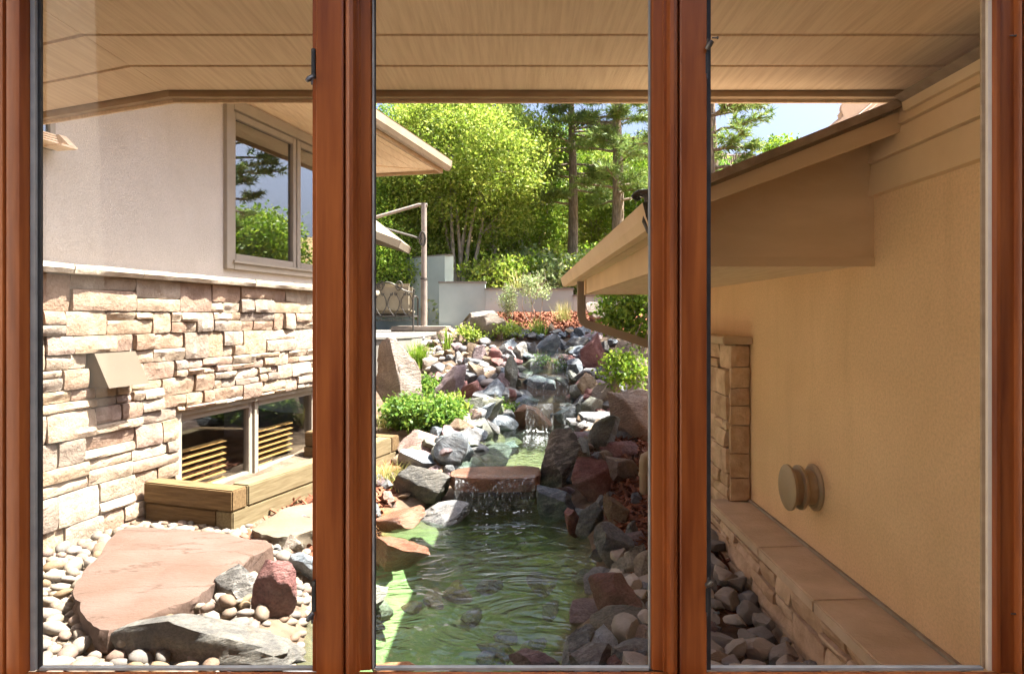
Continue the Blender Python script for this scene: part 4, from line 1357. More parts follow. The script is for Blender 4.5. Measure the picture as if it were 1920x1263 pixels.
# smaller rocks packed between the named ones
FILL = [  # where, polygon in plan, count, size range, colours
    ('on the right pond bank', [(.30, 2.5), (.95, 2.5), (.95, 3.4), (.85, 5.0), (.95, 6.0), (.5, 6.0), (.52, 5.2), (.62, 4.2), (.48, 3.5), (.34, 3.1)], 15, (.10, .18), ('r_grey', 'r_blue', 'r_purple', 'r_tan')),
    ('under the pond water', [(-.9, 2.6), (-1.1, 4.4), (-.9, 5.2), (-.2, 5.5), (.3, 5.2), (.42, 4.3), (.2, 3.2), (.1, 2.6)], 30, (.10, .24), ('r_tan', 'r_green', 'r_grey')),
    ('at the waterline of the right bank', [(.18, 2.5), (.36, 2.5), (.46, 3.3), (.60, 4.1), (.58, 4.8), (.46, 5.6), (.34, 5.5), (.42, 4.6), (.42, 4.0), (.30, 3.5)], 9, (.11, .18), ('r_grey', 'r_blue', 'r_purple')),
    ('on the left pond bank', [(-1.55, 4.7), (-1.2, 4.2), (-1.15, 5.2), (-.6, 5.75), (-.6, 6.2), (-1.2, 6.0)], 22, (.10, .20), ('r_grey', 'r_tan', 'r_purple')),
    ('right of the upper pool', [(.5, 6.0), (.95, 6.1), (1.1, 7.2), (1.15, 8.2), (.82, 8.2), (.68, 7.2)], 26, (.13, .26), ('r_grey', 'r_green', 'r_tan', 'r_maroon')),
    ('left of the upper pool', [(-1.0, 6.0), (-.52, 6.0), (-.5, 6.7), (-.3, 7.5), (-.05, 8.1), (-.45, 8.2), (-.75, 7.4)], 24, (.14, .32), ('r_grey', 'r_blue', 'r_green', 'r_purple')),
    ('left of the cascade', [(-.9, 8.2), (-.05, 8.1), (-.1, 10.2), (-.8, 10.3), (-1.2, 9.4)], 40, (.12, .26), ('r_grey', 'r_purple', 'r_tan', 'r_maroon')),
    ('right of the cascade', [(.78, 8.0), (1.25, 8.0), (1.5, 9.6), (1.2, 10.4), (.8, 10.3)], 26, (.14, .28), ('r_grey', 'r_blue', 'r_purple', 'r_pale')),
    ('at the left edge of the upper pool', [(-.62, 5.95), (-.36, 5.95), (-.30, 6.7), (-.12, 7.4), (.06, 7.95), (-.15, 8.1), (-.5, 7.3)], 22, (.17, .32), ('r_grey', 'r_blue', 'r_green')),
    ('at the right edge of the upper pool', [(.36, 5.95), (.55, 6.0), (.75, 7.4), (.8, 8.0), (.62, 8.0), (.48, 7.2)], 20, (.14, .24), ('r_grey', 'r_green', 'r_purple')),
    ('in the left edge of the cascade', [(-.18, 7.95), (.10, 7.95), (.14, 10), (-.15, 10)], 22, (.16, .26), ('r_blue', 'r_green', 'r_grey')),
    ('in the right edge of the cascade', [(.64, 7.95), (.86, 7.95), (.86, 10), (.66, 10)], 18, (.15, .25), ('r_blue', 'r_green', 'r_maroon')),
    ('between patio wall and cascade', [(-1.3, 9.2), (-.8, 10.2), (-.7, 11.6), (-1.2, 12.6), (-1.3, 10.5)], 20, (.14, .26), ('r_tan', 'r_pale')),
    ('along the head of the cascade', [(-.5, 10.15), (1.1, 10.15), (1.1, 10.5), (-.5, 10.5)], 22, (.14, .24), ('r_grey', 'r_blue', 'r_tan')),
]
CW = {'r_grey': 'grey', 'r_blue': 'dark bluish', 'r_purple': 'purplish', 'r_tan': 'brown', 'r_green': 'mossy', 'r_maroon': 'maroon', 'r_pale': 'pale'}


def in_poly(poly, x, y):
    ins = False
    for i in range(len(poly)):
        (x0, y0), (x1, y1) = poly[i], poly[(i + 1) % len(poly)]
        if (y0 > y) != (y1 > y) and x < (x1 - x0) * (y - y0) / (y1 - y0) + x0:
            ins = not ins
    return ins


for fi, (where, poly, n, (s0, s1), mats) in enumerate(FILL):
    px_, py_ = [p[0] for p in poly], [p[1] for p in poly]
    done, tries = [], 0
    while len(done) < n and tries < 3000:
        tries += 1
        x, y = rng.uniform(min(px_), max(px_)), rng.uniform(min(py_), max(py_))
        if not in_poly(poly, x, y) or any((x - a) ** 2 + (y - b) ** 2 < (s0 * .8) ** 2 for a, b in done):
            continue
        done.append((x, y))
        s_ = rng.uniform(s0, s1)
        mt = rng.choice(mats)
        o = put_rock('cobble', (x, y, h1(x, y) + s_ * .14), (s_ * rng.uniform(1.0, 1.5), s_ * rng.uniform(.7, 1.1), s_ * rng.uniform(.45, 1.0)), mt, 5000 + fi * 100 + len(done), 1.0, 3,
                     (rng.gauss(0, .25), rng.gauss(0, .25), rng.uniform(0, 6)))
        tag(o, f'small {CW[mt]} cobble wedged between rocks {where}', 'cobble', f'{CW[mt]} cobbles {where}')


# flat stones with traced plan shapes
def flat_stone(name, outline, z, th, mat, label, seed, cat='flagstone', n_sub=5, rough=.012):
    """outline: photograph points of the top face at height z; built as a thick slab with uneven sides"""
    r = random.Random(seed)
    pts = []
    m = len(outline)
    pw = [PZ(x, y, z) for x, y in outline]
    for i in range(m):
        p0, p1, p2, p3 = pw[i - 1], pw[i], pw[(i + 1) % m], pw[(i + 2) % m]
        for k in range(n_sub):
            t = k / n_sub
            pts.append(.5 * ((2 * p1) + (p2 - p0) * t + (2 * p0 - 5 * p1 + 4 * p2 - p3) * t * t + (-p0 + 3 * p1 - 3 * p2 + p3) * t ** 3))
    c = sum(pts, Vector()) / len(pts)
    mb = MB()
    N = len(pts)
    rings = [(0.0, 0), (.35, 0), (.7, 0), (.93, 0), (1.0, -.006), (1.012, -.025), (1.0, -th * .45), (1.015, -th * .7), (.97, -th)]
    for k, (s, dz) in enumerate(rings):
        for p in pts:
            q = c + (p - c) * s
            nz = mnoise.noise(q * 5 + Vector((seed, 0, 0)))
            lat = (q - c).normalized() * (r.uniform(-1, 1) * rough if k >= 4 else 0) if s > 0 else Vector()
            mb.v.append(q + lat + Zv * (dz + nz * .012))
    for k in range(len(rings) - 1):
        for i in range(N):
            j = (i + 1) % N
            mb.f.append((k * N + i, k * N + j, (k + 1) * N + j, (k + 1) * N + i))
    mb.f.append(tuple((len(rings) - 1) * N + i for i in range(N)))
    return tag(mb.build(name, mat, None, 38, origin=c - Zv * th), label, cat)


flat_stone('flagstone', [(231, 987), (310, 990), (398, 996), (469, 1007), (509, 1022), (452, 1049), (395, 1095), (355, 1121), (280, 1150), (204, 1177), (172, 1163), (148, 1125), (144, 1088), (187, 1034)],
           -1.265, .125, 'slab', 'large pink flagstone slab lying on pale pebbles before the timber well', 3)
flat_stone('flagstone', [(476, 985), (520, 960), (560, 945), (640, 935), (660, 975), (583, 992), (540, 1003), (500, 1001)], -1.30, .10, 'flag_beige', 'beige flagstone right of the timber well', 4)
flat_stone('waterfall_slab', [(850, 893), (846, 884), (866, 876), (930, 873), (1000, 873), (1012, 878), (1010, 888), (1003, 893), (960, 895), (925, 897), (890, 896)], -1.265, .115,
           'r_red', 'red brown slab carrying the waterfall into the pond', 6, 'slab', rough=.008)
# stone footing under the slab
tag(put_rock('footing_stone', (-.18, 5.95, -1.48), (.9, .45, .30), 'r_blue', 900, 1), 'dark wet footing stone under the waterfall slab', 'rock')
# ledges of the cascade
for i, (y, z, x0, x1, mt, lab) in enumerate(((8.02, -1.03, .02, .70, 'r_red', 'lowest reddish ledge of the cascade'), (8.68, -.75, -.02, .72, 'r_blue', 'second dark ledge of the cascade'),
                                             (9.36, -.53, .0, .74, 'r_green', 'third mossy ledge of the cascade'), (9.95, -.42, .05, .75, 'r_blue', 'topmost dark ledge of the cascade'))):
    xm = (x0 + x1) / 2 + (.06 if i % 2 else -.05)
    for j, (a_, b_) in enumerate(((x0 - .10, xm + .12), (xm - .12, x1 + .10))):
        mt_ = mt if j == 0 else ('r_blue', 'r_green', 'r_grey', 'r_strip')[i]
        tag(put_rock('cascade_ledge', ((a_ + b_) / 2, y + .2 + .04 * j, z - .19 - .015 * j), (b_ - a_, .66, .40), mt_, 950 + i * 7 + j * 3, 1, 4), lab + (', left half' if j == 0 else ', right half'), 'rock')


# ------------------------------------------------------------------ running water
def fall(name, x0, x1, y, ztop, zbot, n=14):
    mb = MB()
    rr = random.Random(int(y * 100))
    for i in range(n + 1):
        x = x0 + (x1 - x0) * i / n
        dy = rr.uniform(-.02, .02)
        for k in range(6):
            t = k / 5
            mb.v.append(Vector((x + rr.uniform(-.006, .006), y + .09 - .13 * math.sqrt(t) + dy, ztop + .006 - (ztop - zbot + .006) * t ** 1.6)))
    for i in range(n):
        for k in range(5):
            a = i * 6 + k
            mb.f.append((a, a + 1, a + 7, a + 6))
    return struct(mb.build(name, 'fall', None, 180))


fall('waterfall', -.50, .13, 5.36, -1.262, WZ)
for y, zt, zb, a, b in ((7.80, -1.0, UZ, .08, .40), (7.82, -1.0, UZ, .48, .66), (8.46, -.72, -1.0, .10, .62), (9.14, -.50, -.73, .16, .66), (9.74, -.39, -.50, .25, .6)):
    fall('waterfall', a, b, y, zt, zb, 8)
for y0, y1, z, a, b in ((7.9, 8.5, -.985, .06, .64), (8.55, 9.2, -.705, .06, .66), (9.2, 9.8, -.488, .12, .70)):
    struct(MB().add([(a, y0, z), (b, y0, z), (b + .03, y1, z + .01), (a - .03, y1, z + .01)], [(0, 1, 2, 3)]).build('stream_water', 'water_up'))
fm = MB()
for k in range(60):
    if k < 40:
        c = Vector((rng.uniform(.05, .68), rng.uniform(7.55, 7.78), UZ + .003))
    else:
        c = Vector((rng.uniform(-.48, .12), rng.uniform(5.20, 5.30), WZ + .003))
    s_ = rng.uniform(.004, .013)
    fm.v += []
    n0 = len(fm.v)
    fm.v += [c + Vector((s_, 0, 0)), c + Vector((0, s_, 0)), c + Vector((-s_, 0, 0)), c + Vector((0, -s_, 0)), c + Vector((0, 0, s_ * .6))]
    fm.f += [(n0 + i, n0 + (i + 1) % 4, n0 + 4) for i in range(4)]
tag(fm.build('foam', 'foam', None, 180), 'white foam where the falls meet the pools', 'foam', kind='stuff')

# ------------------------------------------------------------------ pebbles
pebs = []
for k in range(7):
    bm = rock_mesh(2000 + k, .25, 2)
    bmesh.ops.scale(bm, vec=Vector((1.0, .72, .55)), verts=bm.verts)
    me = bpy.data.meshes.new('pebble')
    bm.to_mesh(me)
    bm.free()
    me.polygons.foreach_set('use_smooth', [True] * len(me.polygons))
    pebs.append(me)


def mesh_variant(mat):
    out = []
    for m in pebs:
        c = m.copy()
        c.materials.clear()
        c.materials.append(M[mat])
        out.append(c)
    return out


PEB = {k: mesh_variant(k) for k in ('pebble', 'pebble_grey')}
SLAB = [PZ(x, y, -1.265) for x, y in [(231, 987), (310, 990), (398, 996), (469, 1007), (509, 1022), (452, 1049), (395, 1095), (355, 1121), (280, 1150), (204, 1177), (172, 1163), (148, 1125), (144, 1088), (187, 1034)]]
SLAB = [(p.x, p.y) for p in SLAB]


def peb(x, y, s, kind, label, group, dz=0.0):
    o = bpy.data.objects.new('pebble', rng.choice(PEB[kind]))
    o.location = (x, y, h1(x, y) + s * .17 + dz)
    o.scale = (s * rng.uniform(.75, 1.3), s * rng.uniform(.7, 1.2), s * rng.uniform(.75, 1.25))
    o.rotation_euler = (rng.gauss(0, .22), rng.gauss(0, .22), rng.uniform(0, 6.28))
    col.objects.link(o)
    return tag(o, label, 'pebble', group)


def pts_poisson(n, box, dmin, ok):
    out = []
    tries = 0
    while len(out) < n and tries < n * 60:
        tries += 1
        x, y = rng.uniform(box[0], box[1]), rng.uniform(box[2], box[3])
        if not ok(x, y):
            continue
        if all((x - a) ** 2 + (y - b) ** 2 > dmin * dmin for a, b in out):
            out.append((x, y))
    return out


def sdf1(poly, x, y):
    d2, ins = 1e9, False
    n = len(poly)
    for i in range(n):
        x0, y0 = poly[i]
        x1, y1 = poly[(i + 1) % n]
        ex, ey = x1 - x0, y1 - y0
        t = min(1, max(0, ((x - x0) * ex + (y - y0) * ey) / (ex * ex + ey * ey)))
        d2 = min(d2, (x - x0 - t * ex) ** 2 + (y - y0 - t * ey) ** 2)
        if (y0 > y) != (y1 > y) and x < ex * (y - y0) / ey + x0:
            ins = not ins
    return math.sqrt(d2) * (1 if ins else -1)


def left_ok(x, y):
    px = CX + x / y * F
    return LN.dot(Vector((x, y, 0)) - LO) > .09 and 62 < px < 590 and sdf1(SLAB, x, y) < .03 and y < 4.35 + (x + 1.86) * -.1 and sdf1(POND, x, y) < -.05


cnt = 0
for x, y in pts_poisson(215, (-2.9, -1.15, 2.35, 4.45), .068, left_ok):
    peb(x, y, rng.uniform(.065, .12), 'pebble', 'smooth pale river pebble in the bed along the stone wall', 'pebbles between stone wall and flagstone', dz=.015)
# pebbles piled along the front of the flagstone
for k in range(24):
    t = rng.random()
    px, py = 225 + 235 * t + rng.uniform(-10, 14), 1172 - 105 * t + rng.uniform(-6, 26)
    p = PZ(px, py, -1.27)
    o = peb(p.x, p.y, rng.uniform(.06, .10), 'pebble', 'cream round pebble piled between flagstone and long boulder', 'pebbles along the flagstone front')
    o.location.z = -1.325 + rng.uniform(-.02, .02)
for k in range(60):
    px, py = rng.uniform(785, 985), rng.uniform(636, 735)
    if px > 945 and py > 655:
        continue
    Y = ground_hit(px, py)
    peb((px - CX) / F * Y, Y, rng.uniform(.10, .20), 'pebble_grey', 'round grey river stone on the slope left of the cascade', 'river stones on the slope', dz=.02)
# the rest of the gravel bed
gv, gf = [], []
base_me = pebs[0]
bv = np.array([v.co for v in base_me.vertices])
bfc = np.array([p.vertices for p in base_me.polygons])
n = 0
for k in range(2600):
    x, y = rng.uniform(-3.1, -.95), rng.uniform(1.7, 4.6)
    if LN.dot(Vector((x, y, 0)) - LO) < .07 or sdf1(POND, x, y) > .12 or sdf1(SLAB, x, y) > .1:
        continue
    s = rng.uniform(.045, .085)
    a = rng.uniform(0, 6.28)
    c_, s_ = math.cos(a), math.sin(a)
    q = bv * np.array([s, s * rng.uniform(.8, 1.2), s])
    q = np.stack([q[:, 0] * c_ - q[:, 1] * s_ + x, q[:, 0] * s_ + q[:, 1] * c_ + y, q[:, 2] + h1(x, y) + .004], -1)
    gv.append(q[bfc].reshape(-1, 3) if False else q)
    gf.append(bfc + n)
    n += len(bv)
me = bpy.data.meshes.new('gravel')
me.from_pydata(np.concatenate(gv).tolist(), [], np.concatenate(gf).tolist())
tag(link('gravel', me, 'pebble_rest', None, Vector((0, 0, 0)), 180), 'bed of pale rounded gravel under the pebbles', 'gravel', kind='stuff')

# grey rubble below the ledge
for k, (x, y) in enumerate(pts_poisson(95, (.46, 1.12, 2.3, 4.0), .07, lambda x, y: sdf1(POND, x, y) < -.1)):
    s = rng.uniform(.09, .17)
    o = put_rock('rubble_stone', (x, y, h1(x, y) + .03 + rng.uniform(0, .04)), (s, s * rng.uniform(.6, .9), s * rng.uniform(.5, .9)), 'rubble', 3000 + k, 1, 3, (rng.gauss(0, .3), rng.gauss(0, .3), rng.uniform(0, 6)))
    tag(o, 'angular grey stone in the rubble at the foot of the stone ledge', 'stone', 'rubble along the stone ledge')

# mulch chips
mv = []
def chips(n, sampler):
    for k in range(n):
        x, y, dz = sampler()
        z = h1(x, y) + dz
        l, w = rng.uniform(.02, .055), rng.uniform(.006, .014)
        a, b = rng.uniform(0, 6.28), rng.gauss(0, .35)
        d = np.array([math.cos(a) * math.cos(b), math.sin(a) * math.cos(b), math.sin(b)]) * l
        e = np.array([-math.sin(a), math.cos(a), rng.gauss(0, .4)]) * w
        c = np.array([x, y, z + .008 + abs(math.sin(b)) * l])
        t = np.array([0, 0, .004])
        q = [c - d - e, c + d - e, c + d + e, c - d + e]
        mv.extend([q[0] + t, q[1] + t, q[2] + t, q[3] + t, q[0] - t, q[1] - t, q[1] + t, q[0] + t, q[3] - t, q[2] - t, q[2] + t, q[3] + t])


chips(3200, lambda: (rng.uniform(-.9, 1.7), rng.uniform(10.2, 13.1), 0))
chips(1800, lambda: (rng.uniform(.6, 1.25), rng.uniform(3.2, 7.2), 0))
chips(900, lambda: (rng.uniform(-1.7, -1.0), rng.uniform(4.1, 5.6), 0))
def well_s():
    t, q = rng.uniform(.1, 2.0), rng.uniform(.16, .55)
    p = A + dv * t + nv_ * q
    return p.x, p.y, .05
chips(700, well_s)
tag(npmesh('mulch', np.array(mv), 4, 'mulch'), 'red cedar mulch chips on the garden beds', 'mulch', kind='stuff')

# standing drain pipe
dp = thing('drain_pipe', 'short tan standpipe in the mulch by the right mullion', 'pipe', (.93, 5.1, -1.33))
MB().lathe((.935, 5.1, -1.36), (0, 0, 1), [(0, .034), (.18, .034), (.18, .042), (.20, .042), (.20, .036), (.29, .036)], 16).build('pipe', 'vent', dp, 40)
MB().tube([(.935, 5.1, -1.075), (.94, 5.1, -1.045), (.97, 5.1, -1.03), (1.05, 5.1, -1.03)], .036, 12).build('elbow', 'vent', dp, 60)

# ------------------------------------------------------------------ patio, walls, furniture
pt = MB()
pe = [Vector((-4.5, 8.9, 0)), Vector((-2.05, 8.95, 0)), Vector((-1.72, 9.25, 0)), Vector((-1.52, 9.8, 0)), Vector((-1.42, 10.6, 0)), Vector((-1.40, 11.6, 0)), Vector((-1.35, 13.25, 0)), Vector((-6, 16.6, 0)), Vector((-6, 9.0, 0))]
pat = pt.prism([p - Zv * .30 for p in pe], Zv * .03).build('patio', 'concrete')
struct(pat)
pw_ = tag(MB().prism([Vector((p.x * .995 - .012, p.y + .03, -1.35)) for p in pe], Zv * 1.045).build('patio_wall', 'concrete', None, bevel=.01), 'low pale concrete wall carrying the patio', 'wall')


def gwall(pts, zt, zb, th, label):
    mb = MB()
    a, b = Vector(pts[0]), Vector(pts[1])
    n_ = Vector((-(b - a).y, (b - a).x, 0)).normalized() * th
    mb.prism([(a.x, a.y, zb), (b.x, b.y, zb), (b.x + n_.x, b.y + n_.y, zb), (a.x + n_.x, a.y + n_.y, zb)], Zv * (zt - zb))
    t = thing('garden_wall', label, 'wall', (a.x, a.y, zb))
    mb.build('wall_body', 'grey_stucco', t)
    MB().prism([(a.x - .02, a.y - .02, zt), (b.x + .02, b.y - .02, zt), (b.x + n_.x + .02, b.y + n_.y + .02, zt), (a.x + n_.x - .02, a.y + n_.y + .02, zt)], Zv * .03).build('coping', 'concrete', t, bevel=.006)


gwall(((-5.0, 17.6), (-1.56, 14.5)), 1.30, -.3, .25, 'tall grey stucco wall behind the umbrella')
gwall(((-1.54, 13.3), (-.645, 13.3)), .66, -.3, .22, 'grey garden wall section left of the step, behind the white boulder')
gwall(((-.642, 13.3), (1.065, 13.3)), .53, -.3, .22, 'longest grey garden wall section behind the flowering bush')
gwall(((1.068, 13.3), (4.5, 13.3)), .40, -.3, .22, 'lowest grey garden wall section behind the downspout')

# cantilever umbrella
um = thing('patio_umbrella', 'tan cantilever umbrella with brown pole on the patio', 'umbrella', (-1.77, 12.85, -.27))
ub = P(795, 600, 12.85)
MB().tube([(ub.x, 12.85, -.2), (ub.x, 12.85, .70)], .062, 16).build('lower_pole', 'pole', um, 60)
MB().tube([(ub.x, 12.85, .70), (ub.x, 12.85, .73)], .07, 16).build('collar', 'iron', um, 60)
MB().tube([(ub.x, 12.85, .73), (ub.x, 12.85, 2.13)], .052, 16).build('pole', 'pole', um, 60)
MB().tube([(ub.x + .06, 12.85, 2.10), (ub.x - .1, 12.85, 2.10), (ub.x - 1.9, 12.7, 1.55)], .032, 10).build('arm', 'pole', um, 50)
MB().box((ub.x - .55, 12.3, -.268), (ub.x + .50, 13.3, -.17)).build('base_plate', 'pole', um, bevel=.03)
hp = []
for t in np.linspace(0, 2 * math.pi, 13)[:-1]:
    hp.append(Vector((ub.x - .02 + .055 * math.cos(t), 12.79, 1.46 + .13 * math.sin(t))))
MB().tube(hp + [hp[0]], .018, 6).build('crank_handle', 'iron', um, 60)
cc = Vector((ub.x - 1.55, 12.3, 1.75))
axu = Vector((.34, 0, 1)).normalized()
e1 = Vector((1, 0, -.34)).normalized()
e2 = Vector((0, 1, 0))
cv = MB()
NR = 8
ring = []
for k in range(NR):
    a = 2 * math.pi * (k + .5) / NR
    ring.append(cc + (e1 * math.cos(a) + e2 * math.sin(a)) * 1.5)
top = cc + axu * .48
for k in range(NR):
    p, q = ring[k], ring[(k + 1) % NR]
    g = [top]
    cv.add([top, p, q, p - axu * .13, q - axu * .13, (p + q) / 2 - axu * .0 + (cc - (p + q) / 2) * .03, (p + q) / 2 - axu * .12 + (cc - (p + q) / 2) * .03],
           [(0, 1, 5), (0, 5, 2), (1, 3, 6, 5), (5, 6, 4, 2)])
cv.build('canopy', 'canvas', um)
for k in range(NR):
    MB().tube([top - axu * .03, ring[k] - axu * .02], .012, 6).build('rib', 'iron', um)
MB().tube([(ub.x, 12.85, 1.45), cc + axu * .1], .022, 8).build('strut', 'iron', um)

# wrought iron bench seen from behind
bc = thing('iron_bench', 'scrolled wrought iron bench with cream cushion on the patio', 'bench', (-2.4, 12.3, -.27))
BX0, BX1, BY = -3.05, -1.88, 12.25


def bx_(t, z):
    return Vector((BX0 + (BX1 - BX0) * t, BY, z))


ZF = -.27
for t in (0, 1):
    MB().tube([bx_(t, ZF), bx_(t, .05), bx_(t, .22), bx_(t, .38), Vector((bx_(t, 0).x + .02 * (1 if t else -1), BY - .03, .50))], .016, 8).build('back_post', 'iron', bc, 60)
    MB().tube([Vector((bx_(t, 0).x, BY + .55, ZF)), Vector((bx_(t, 0).x, BY + .55, .35)), Vector((bx_(t, 0).x, BY + .3, .38)), bx_(t, .36)], .016, 8).build('front_leg', 'iron', bc, 60)
for z, rr in ((.02, .012), (-.06, .010)):
    MB().tube([bx_(0, z), bx_(1, z)], rr, 6).build('rail', 'iron', bc, 60)
for k in range(9):
    MB().tube([bx_((k + .5) / 9, -.06), bx_((k + .5) / 9, .02)], .006, 5).build('spindle', 'iron', bc)
top_ = [bx_(t, .44 + .16 * math.sin(math.pi * t) + .03 * math.sin(math.pi * 4 * t)) for t in np.linspace(0, 1, 40)]
MB().tube(top_, .013, 6).build('top_rail', 'iron', bc, 60)
for k in range(5):
    c = .1 + .2 * k
    for s in (-1, 1):
        path = []
        for a in np.linspace(0, 1, 14):
            path.append(bx_(c + s * (.09 * math.sin(a * math.pi * .9) - .0), .02 + a * .40))
        for a in np.linspace(0, 4.2, 10):
            path.append(bx_(c + s * (.028 + .022 * math.cos(a) * (1 - a / 7)), .42 - .045 * math.sin(a) * (1 - a / 7)))
        MB().tube(path, .0085, 5).build('scroll', 'iron', bc, 60)
for k in range(3):
    c = .22 + .28 * k
    path = [bx_(c + .06 * math.cos(a) * (1 - a / 16), .55 + .10 * math.sin(a) * (1 - a / 16)) for a in np.linspace(0, 11, 34)]
    MB().tube(path, .009, 5).build('crest_scroll', 'iron', bc, 60)
cu = MB().box((BX0 + .06, BY + .05, .06), (BX1 - .03, BY + .20, .60)).build('back_cushion', 'cushion', bc, 80, bevel=.06)
MB().box((BX0 + .05, BY + .20, .03), (BX1 - .05, BY + .62, .16)).build('seat_cushion', 'cushion', bc, 80, bevel=.05)
MB().box((BX0, BY + .02, .0), (BX1, BY + .6, .028)).build('seat_frame', 'iron', bc)

# neighbour's tiled roof far right
nh = thing('tiled_roof_house', 'distant house with pale clay tile roof behind the pine branches', 'house', (13, 40, 4))
q0, q1, q2, q3 = P(1290, 330, 40), P(1450, 322, 40), P(1408, 290, 44), P(1338, 290, 44)
MB().box((q0.x + .4, 40.6, 2.5), (q1.x - .4, 47, q0.z - .2)).build('wall', 'stucco_tan', nh)
MB().add([q0, q1, q2, q3], [(0, 1, 2, 3)]).build('roof', 'tile_roof', nh)
tl = MB()
NRW, NCL = 9, 26
for i in range(NRW):
    for j in range(NCL):
        t0, t1 = i / NRW, (i + 1) / NRW
        l0, r0 = q0.lerp(q3, t0), q1.lerp(q2, t0)
        l1, r1 = q0.lerp(q3, t1), q1.lerp(q2, t1)
        a, b = l0.lerp(r0, j / NCL), l0.lerp(r0, (j + .8) / NCL)
        c, d = l1.lerp(r1, j / NCL), l1.lerp(r1, (j + .8) / NCL)
        up = Vector((0, -.10, .22))
        tl.add([a + up * .5, (a + b) / 2 + up, b + up * .5, d + up * .1, (c + d) / 2 + up * .5, c + up * .1], [(0, 1, 4, 5), (1, 2, 3, 4)])
tag(tl.build('roof_tiles', 'tile_roof', nh), None, kind='stuff')

# ------------------------------------------------------------------ plants
def rot_frames(n, up_bias=0.0):
    d = nrg.normal(size=(n, 3))
    d[:, 2] += up_bias
    d /= np.linalg.norm(d, axis=1)[:, None]
    e = np.cross(d, nrg.normal(size=(n, 3)))
    e /= np.linalg.norm(e, axis=1)[:, None]
    return d, e


def leaves(pts, size, aspect=.55, up_bias=0.0):
    n = len(pts)
    d, e = rot_frames(n, up_bias)
    s = (size * nrg.uniform(.6, 1.3, n))[:, None]
    nrm = np.cross(d, e)
    return np.stack([pts, pts + d * s * .5 + e * s * aspect * .5 + nrm * s * .08, pts + d * s, pts + d * s * .5 - e * s * aspect * .5 + nrm * s * .08], 1).reshape(-1, 3)


def broadleaf(name, label, base, stems, crown, nclump, per, size, leaf, bark='bark_grey', r0=.06, group=None, sig=.22, cat='tree'):
    """stems: list of top points; crown: list of (centre, radii) ellipsoids"""
    base = Vector(base)
    t = thing(name, label, cat, base, group)
    tr = MB()
    spine = []
    for tp in stems:
        tp = Vector(tp)
        b0 = base + Vector((rng.uniform(-1, 1) * r0 * 2.2, rng.uniform(-1, 1) * r0 * 2.2, -.15))
        bend = Vector((rng.uniform(-.2, .2), rng.uniform(-.2, .2), 0))
        pth = [b0.lerp(tp, a) + bend * math.sin(a * math.pi) for a in np.linspace(0, 1, 9)]
        tr.tube(pth, [r0 * (1 - .82 * a) for a in np.linspace(0, 1, 9)], 7)
        spine += pth[2:]
    w = np.array([c[1][0] * c[1][1] * c[1][2] for c in crown]) ** .8
    w /= w.sum()
    cl = []
    for k in range(nclump):
        c, rad = crown[int(nrg.choice(len(crown), p=w))]
        d = nrg.normal(size=3)
        d /= np.linalg.norm(d)
        cl.append(np.array(c) + d * np.array(rad) * nrg.uniform(.25, 1) ** .5)
    for p in cl[::max(1, nclump // 70)]:
        p = Vector(p)
        s_ = min(spine, key=lambda q: (q - p).length + max(0, q.z - p.z) * 1.5)
        mid = s_.lerp(p, .5) + Vector((0, 0, .12))
        tr.tube([s_, mid, p], [r0 * .28, r0 * .17, r0 * .05], 4, False)
    tr.build('trunk', bark, t, 60)
    cl = np.array(cl)
    pts = np.repeat(cl, per, axis=0) + nrg.normal(size=(nclump * per, 3)) * sig * np.array([1, 1, .75])
    npmesh('crown', leaves(pts, size), 4, leaf, t)
    return t


